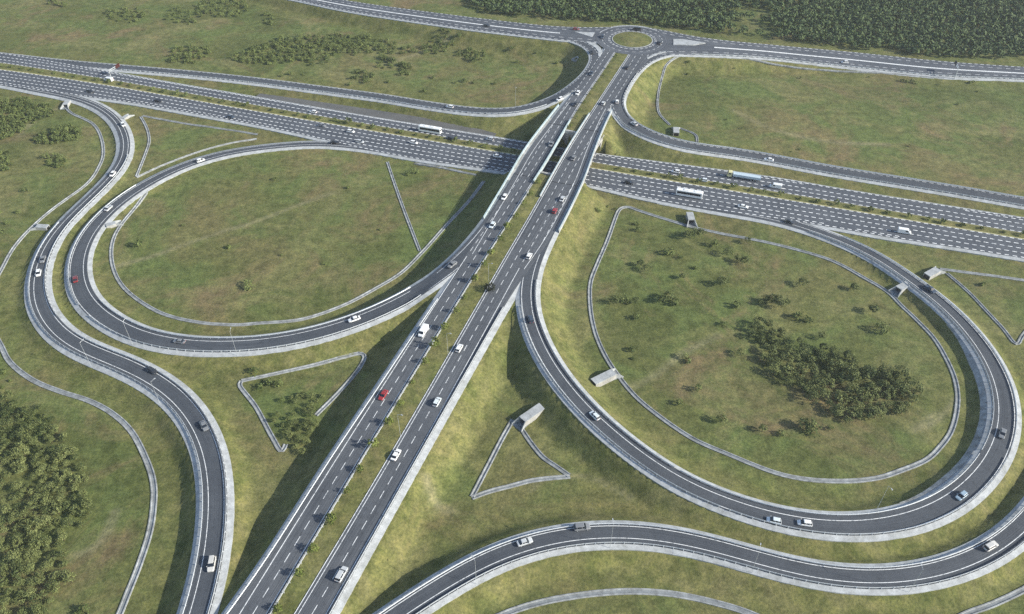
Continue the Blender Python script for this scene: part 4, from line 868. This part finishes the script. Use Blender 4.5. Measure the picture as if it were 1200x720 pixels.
    for xw in wx:
        for sgn in (-1, 1):
            mb = MB(); mb.cyl((0, -.11, 0), (0, .11, 0), wr, wr, 14); wm = mb.me('wheel', M['dark'])
            mb = MB(); mb.cyl((0, sgn*.10, 0), (0, sgn*.125, 0), wr*.6, wr*.55, 10); parts.append(('wheel', wm, (xw, sgn*wy, wr), ('rim', mb.me('rim', M['rail']))))
    LIB[key] = parts; return parts
LIB = {}
CATS = dict(sedan='car', hatch='car', suv='car', pickup='pickup', van='van', bus='bus', lorry='lorry')
NAMES = dict(sedan='sedan_car', hatch='hatchback_car', suv='estate_car', pickup='pickup_truck', van='delivery_van', bus='bus', lorry='flatbed_lorry')
def vehicle(x, y, R, sgn, kind, col, label, grp):
    hc = dict(bus=1.6, van=1.1, lorry=1.3).get(kind, .7); z = HZ
    for _ in range(4):
        if R == 'ring': z = RB_Z; P = px(x, y, z+hc); t = np.array([-(P-RB)[1], (P-RB)[0]]); t /= np.linalg.norm(t)
        else:
            P = px(x, y, z+hc); i = int(np.argmin(((R.c-P)**2).sum(1))); z = float(R.fit(P[None], [R.z[i]])[0]); t = R.t[i]*sgn
    o = thing(NAMES[kind], label, CATS[kind], (P[0], P[1], z+.075), math.atan2(t[1], t[0]), grp)
    for pt in lib(kind, col):
        c = obj(pt[0], pt[1], o); c.location = pt[2]
        if len(pt) > 3: obj(pt[3][0], pt[3][1], c)
gC = 'cars driving on the interchange'
VEH = [
 (591,231,LC,-1,'hatch','white','white hatchback on the downhill carriageway just below the bridge'), (577,264,LC,-1,'hatch','pale','pale blue hatchback coming downhill above the left ramp merge'),
 (496,388,LC,-1,'van','white','white minivan coming downhill below the left gore'), (449,463,LC,-1,'sedan','red','bright red car on the downhill carriageway'),
 (646,169,LC,-1,'sedan','grey','grey car on the left bridge deck near its inner parapet'), (677,109,LC,-1,'hatch','white','white car on the downhill carriageway beyond the bridge'),
 (674,122,LC,-1,'sedan','dark','dark car by the median just beyond the left bridge'), (693,86,LC,-1,'sedan','navy','dark car coming down from the roundabout'),
 (656,116,D,-1,'hatch','white','white car entering the ramp left of the bridge'),
 (650,247,RC,1,'hatch','red','red hatchback climbing towards the right bridge'), (659,233,RC,1,'sedan','silver','silver car just ahead of the red hatchback'),
 (672,185,RC,1,'sedan','grey','grey car in the middle of the right bridge deck'), (620,300,RC,1,'hatch','white','white car passing the split of the right loop ramp'),
 (538,408,RC,1,'hatch','white','white car going uphill below the right gore'), (512,471,RC,1,'hatch','pale','pale car going uphill beside the planted median'),
 (464,533,RC,1,'sedan','white','white car going uphill opposite the red car'), (400,673,RC,1,'suv','silver','silver estate car nearest the bottom on the uphill carriageway'),
 (707,121,RC,1,'hatch','silver','silver car just past the right bridge'), (723,119,H,-1,'hatch','white','white car leaving the upper right ramp for the roundabout'),
 (735,79,RC,1,'sedan','black','black car approaching the roundabout'), (743,145,H,-1,'sedan','silver','silver car on the bend of the upper right ramp'),
 (746,34,'ring',1,'van','dark','dark van on the far side of the roundabout'), (706,43,'ring',1,'sedan','navy','dark car on the west side of the roundabout'), (773,50,'ring',1,'sedan','dark','dark car on the east side of the roundabout'),
 (675,34,E,1,'hatch','maroon','dark red car on the dual road entering the roundabout'), (693,61,D,-1,'sedan','dark','dark car on the slip lane left of the curved island'),
 (622,374,J,-1,'hatch','navy','dark car on the right loop ramp just below the gore'), (697,487,J,-1,'hatch','pale','pale car climbing the right loop ramp past the culverts'),
 (907,610,J,-1,'hatch','pale','left one of two pale cars on the bottom of the right loop'), (943,613,J,-1,'hatch','white','right one of two pale cars on the bottom of the right loop'),
 (1127,581,J,-1,'hatch','blue','blue grey car on the lower right bend of the loop'), (1175,508,J,-1,'sedan','grey','dark grey car at the right edge of the loop'),
 (1090,339,J,-1,'pickup','navy','dark pickup on the right ramp above the culvert'), (925,260,J,-1,'sedan','dark','dark car leaving the highway for the right loop'),
 (615,635,K,1,'sedan','silver','silver car on the left part of the bottom ramp'), (682,618,K,1,'suv','grey','grey estate car ahead of the silver car on the bottom ramp'),
 (1161,640,K,1,'suv','beige','beige estate car on the right end of the bottom ramp'),
 (88,327,B,-1,'sedan','maroon','dark red car on the west bend of the left loop'), (127,244,B,-1,'sedan','silver','silver car on the upper left bend of the left loop'),
 (235,188,B,-1,'hatch','white','white car on the left loop nearing the highway'), (210,400,B,-1,'sedan','grey','grey car on the bottom of the left loop'),
 (415,374,B,-1,'sedan','white','white car on the left loop below the meadow channel'), (530,310,B,-1,'sedan','grey','grey car entering the left loop from the overpass road'),
 (392,167,B,-1,'sedan','black','black car joining the highway from the left loop'),
 (132,204,A,1,'hatch','white','white car on the straight of the left outer ramp'), (144,146,A,1,'hatch','white','white car on the first bend of the left outer ramp'),
 (50,304,A,1,'sedan','grey','grey car leading a white car on the left outer ramp'), (45,320,A,1,'hatch','white','white car close behind a grey car on the left outer ramp'),
 (178,434,A,1,'sedan','dark','dark car on the S bend of the left outer ramp'), (239,499,A,1,'sedan','grey','dark grey car on the left outer ramp before its lower straight'),
 (248,661,A,1,'suv','beige','beige car lowest on the left outer ramp'),
 (105,107,NC,1,'sedan','dark','dark car on the highway near the upper left exit'), (185,118,NC,1,'sedan','black','black car on the near carriageway right of the exit'), (270,137,NC,1,'sedan','navy','dark car on the near carriageway above the small triangle'),
 (377,147,NC,1,'sedan','grey','grey car on the near carriageway above the loop merge'), (411,154,NC,1,'hatch','white','white car on the near carriageway right of the loop merge'), (422,166,NC,1,'hatch','silver','silver car in the outer lane by the loop merge'),
 (485,167,NC,1,'hatch','white','white car on the near carriageway below the far bus'), (583,183,NC,1,'sedan','white','white car about to enter the bridge shadow'),
 (737,214,NC,1,'sedan','black','black car on the near carriageway right of the bridges'), (808,227,NC,1,'bus','white','long white bus on the near carriageway right of the bridges'),
 (871,242,NC,1,'sedan','white','white car on the near carriageway ahead of the bus'), (1060,271,NC,1,'van','white','white delivery van on the near carriageway at the right'),
 (127,93,FC,-1,'van','white','white van on the far carriageway near the sign gantry'), (367,131,FC,-1,'hatch','white','white car on the far carriageway left of the bus'),
 (504,152,FC,-1,'bus','white','long white bus on the far carriageway left of the bridges'), (527,162,FC,-1,'sedan','dark','dark car in the median lane behind the far bus'),
 (574,163,FC,-1,'hatch','silver','silver car on the far carriageway coming from the bridges'), (792,201,FC,-1,'hatch','white','white car on the far carriageway nearest the right bridge'),
 (824,211,FC,-1,'hatch','pale','pale car ahead of the lorry on the far carriageway'), (872,207,FC,-1,'lorry','yellow','flatbed lorry with yellow cab and pale blue trailer'),
 (909,218,FC,-1,'van','white','white van behind the lorry on the far carriageway'),
 (527,125,D,-1,'hatch','white','white car in the middle of the upper left ramp'), (901,187,H,-1,'sedan','white','white car on the straight of the upper right ramp'),
 (990,73,G,-1,'hatch','white','white car on the dual road right of the roundabout'), (570,30,E,1,'sedan','dark','dark car on the dual road left of the roundabout')]
for v in VEH: vehicle(*v, gC if v[4] not in ('bus', 'lorry') else None)

# ------------------------------------------------------------------ street lamps and gantries
def lamp(x, y, R, ref, label, h=11, arm=1.3):
    i = R.idx((x, y)); P = R.at([i], ref, .4)[0]; z = float(R.z[i]); d = R.n[i]*(1 if ref == 'b' else -1)
    o = thing('street_lamp', label, 'street lamp', (P[0], P[1], z), math.atan2(d[1], d[0]))
    mb = MB(); mb.cyl((0, 0, -.4), (0, 0, h), .05, .035, 8); obj('pole', mb.me('pole', M['rail']), o)
    mb = MB(); mb.cyl((0, 0, h-.05), (arm, 0, h+.35), .04, .03, 6); obj('arm', mb.me('arm', M['rail']), o)
    mb = MB(); mb.box(arm-.15, arm+.5, -.12, .12, h+.27, h+.43); obj('lamp_head', mb.me('lamp_head', M['rail']), o)
for x, y, R, ref, l in [(604,127,D,'b','slim street lamp on the upper side of the upper left ramp'),(576,334,RC,'b','slim street lamp beside the dark bushy tree'),(714,645,K,'o','slim street lamp on the middle of the bottom ramp'),(557,682,K,'o','slim street lamp on the lower left of the bottom ramp'),
    (1031,600,J,'b','slim street lamp on the inner bottom of the right loop'),(276,418,B,'o','slim street lamp on the lower side of the left loop'),(155,404,B,'o','slim street lamp on the southwest bend of the left loop'),(107,429,A,'b','slim street lamp on the S bend of the left outer ramp'),
    (190,474,A,'b','slim street lamp beside the left ramp above its straight'),
    (882,671,K,'o','slim street lamp on the right half of the bottom ramp'),(1064,697,K,'o','slim street lamp on the lowest bend of the bottom ramp'),
    (468,515,RC,'b','slim street lamp in the median near the planted triangle'),(523,418,RC,'b','slim street lamp in the median below the gores')]:
    lamp(x, y, R, ref, l)
def gantry(R, xy, side, span, label, panel):
    i = R.idx(xy); P = R.at([i], side, -.3)[0]; d = R.n[i]*(1 if side == 'b' else -1); o = thing('sign_gantry', label, 'sign gantry', (P[0], P[1], float(R.z[i])), math.atan2(d[1], d[0]))
    mb = MB(); mb.cyl((0, 0, -.6), (0, 0, 6.6), .2, .16, 10); obj('post', mb.me('post', M['rail']), o)
    mb = MB(); mb.box(-.2, span, -.12, .12, 6.2, 6.5); mb.box(-.2, span, -.12, .12, 5.4, 5.6); obj('beam', mb.me('beam', M['rail']), o)
    mb = MB(); mb.box(span-3.6, span-.2, -.22, -.14, 5.0, 7.0); mb.box(span-3.6, span-.2, .14, .2, 5.0, 7.0); obj('sign_panel', mb.me('sign_panel', M[panel]), o)
M['signred'] = plain('sign_red_brown', (.055, .016, .015), .7, .2); M['signdark'] = plain('sign_dark', (.03, .035, .045), .6, .3)
gantry(FC, (126,98), 'b', 9, 'gantry post with dark red sign panel over the far carriageway', 'signred')
gantry(G, (1119,92), 'o', 9, 'dark gantry arm reaching over the dual road at the right', 'signdark')

# ------------------------------------------------------------------ thin summer haze
hx = float(max(abs(xs[0]), xs[-1]))+50; mb = MB(); mb.box(-hx, hx, float(ys[0])-50, float(ys[-1])+50, float(Zt.min())-1.0, HC+6)
hm = bpy.data.materials.new('haze_air'); hm.use_nodes = True; nt = hm.node_tree; nt.nodes.clear(); out = nt.nodes.new('ShaderNodeOutputMaterial'); pv_ = nt.nodes.new('ShaderNodeVolumePrincipled')
pv_.inputs['Color'].default_value = (.86, .92, 1, 1); pv_.inputs['Density'].default_value = .00011; pv_.inputs['Anisotropy'].default_value = .2; nt.links.new(pv_.outputs['Volume'], out.inputs['Volume'])
struct(obj('haze', mb.me('haze', hm)), 'thin pale summer haze over the whole interchange', 'stuff')
# ------------------------------------------------------------------ camera, sky, sun
cam = bpy.data.cameras.new('camera'); co = bpy.data.objects.new('camera', cam); C.objects.link(co)
co.location = (0, 0, HC); co.rotation_euler = (math.pi/2-TH, 0, 0); cam.sensor_width = 36; cam.lens = 36*F/1200; cam.clip_end = 20000; cam.clip_start = 1
SC.camera = co
w = bpy.data.worlds.new('World'); SC.world = w; w.use_nodes = True; nt = w.node_tree
sky = nt.nodes.new('ShaderNodeTexSky'); sky.sky_type = 'NISHITA'; sky.sun_disc = False
SUN_EL = math.radians(27); az = math.atan2(1, -.28); sky.sun_elevation = SUN_EL; sky.sun_rotation = az
bg = nt.nodes['Background']; nt.links.new(sky.outputs['Color'], bg.inputs['Color']); bg.inputs['Strength'].default_value = .13
sl_ = bpy.data.lights.new('sun', 'SUN'); sl_.energy = 4.8; sl_.angle = math.radians(.6); sl_.color = (1, .945, .83)
so = bpy.data.objects.new('sun', sl_); C.objects.link(so)
from mathutils import Vector
dv = Vector((math.sin(az)*math.cos(SUN_EL), math.cos(az)*math.cos(SUN_EL), math.sin(SUN_EL))); so.rotation_euler = dv.to_track_quat('Z', 'Y').to_euler(); so.location = (300, -50, 300)
SC.view_settings.view_transform = 'Standard'; SC.view_settings.look = 'None'; SC.view_settings.exposure = .62; SC.view_settings.gamma = 1
SC.view_settings.use_curve_mapping = False
SC.render.engine = 'CYCLES'
SC.cycles.use_denoising = False; SC.cycles.max_bounces = 6; SC.cycles.volume_bounces = 0; SC.cycles.filter_width = 1.5
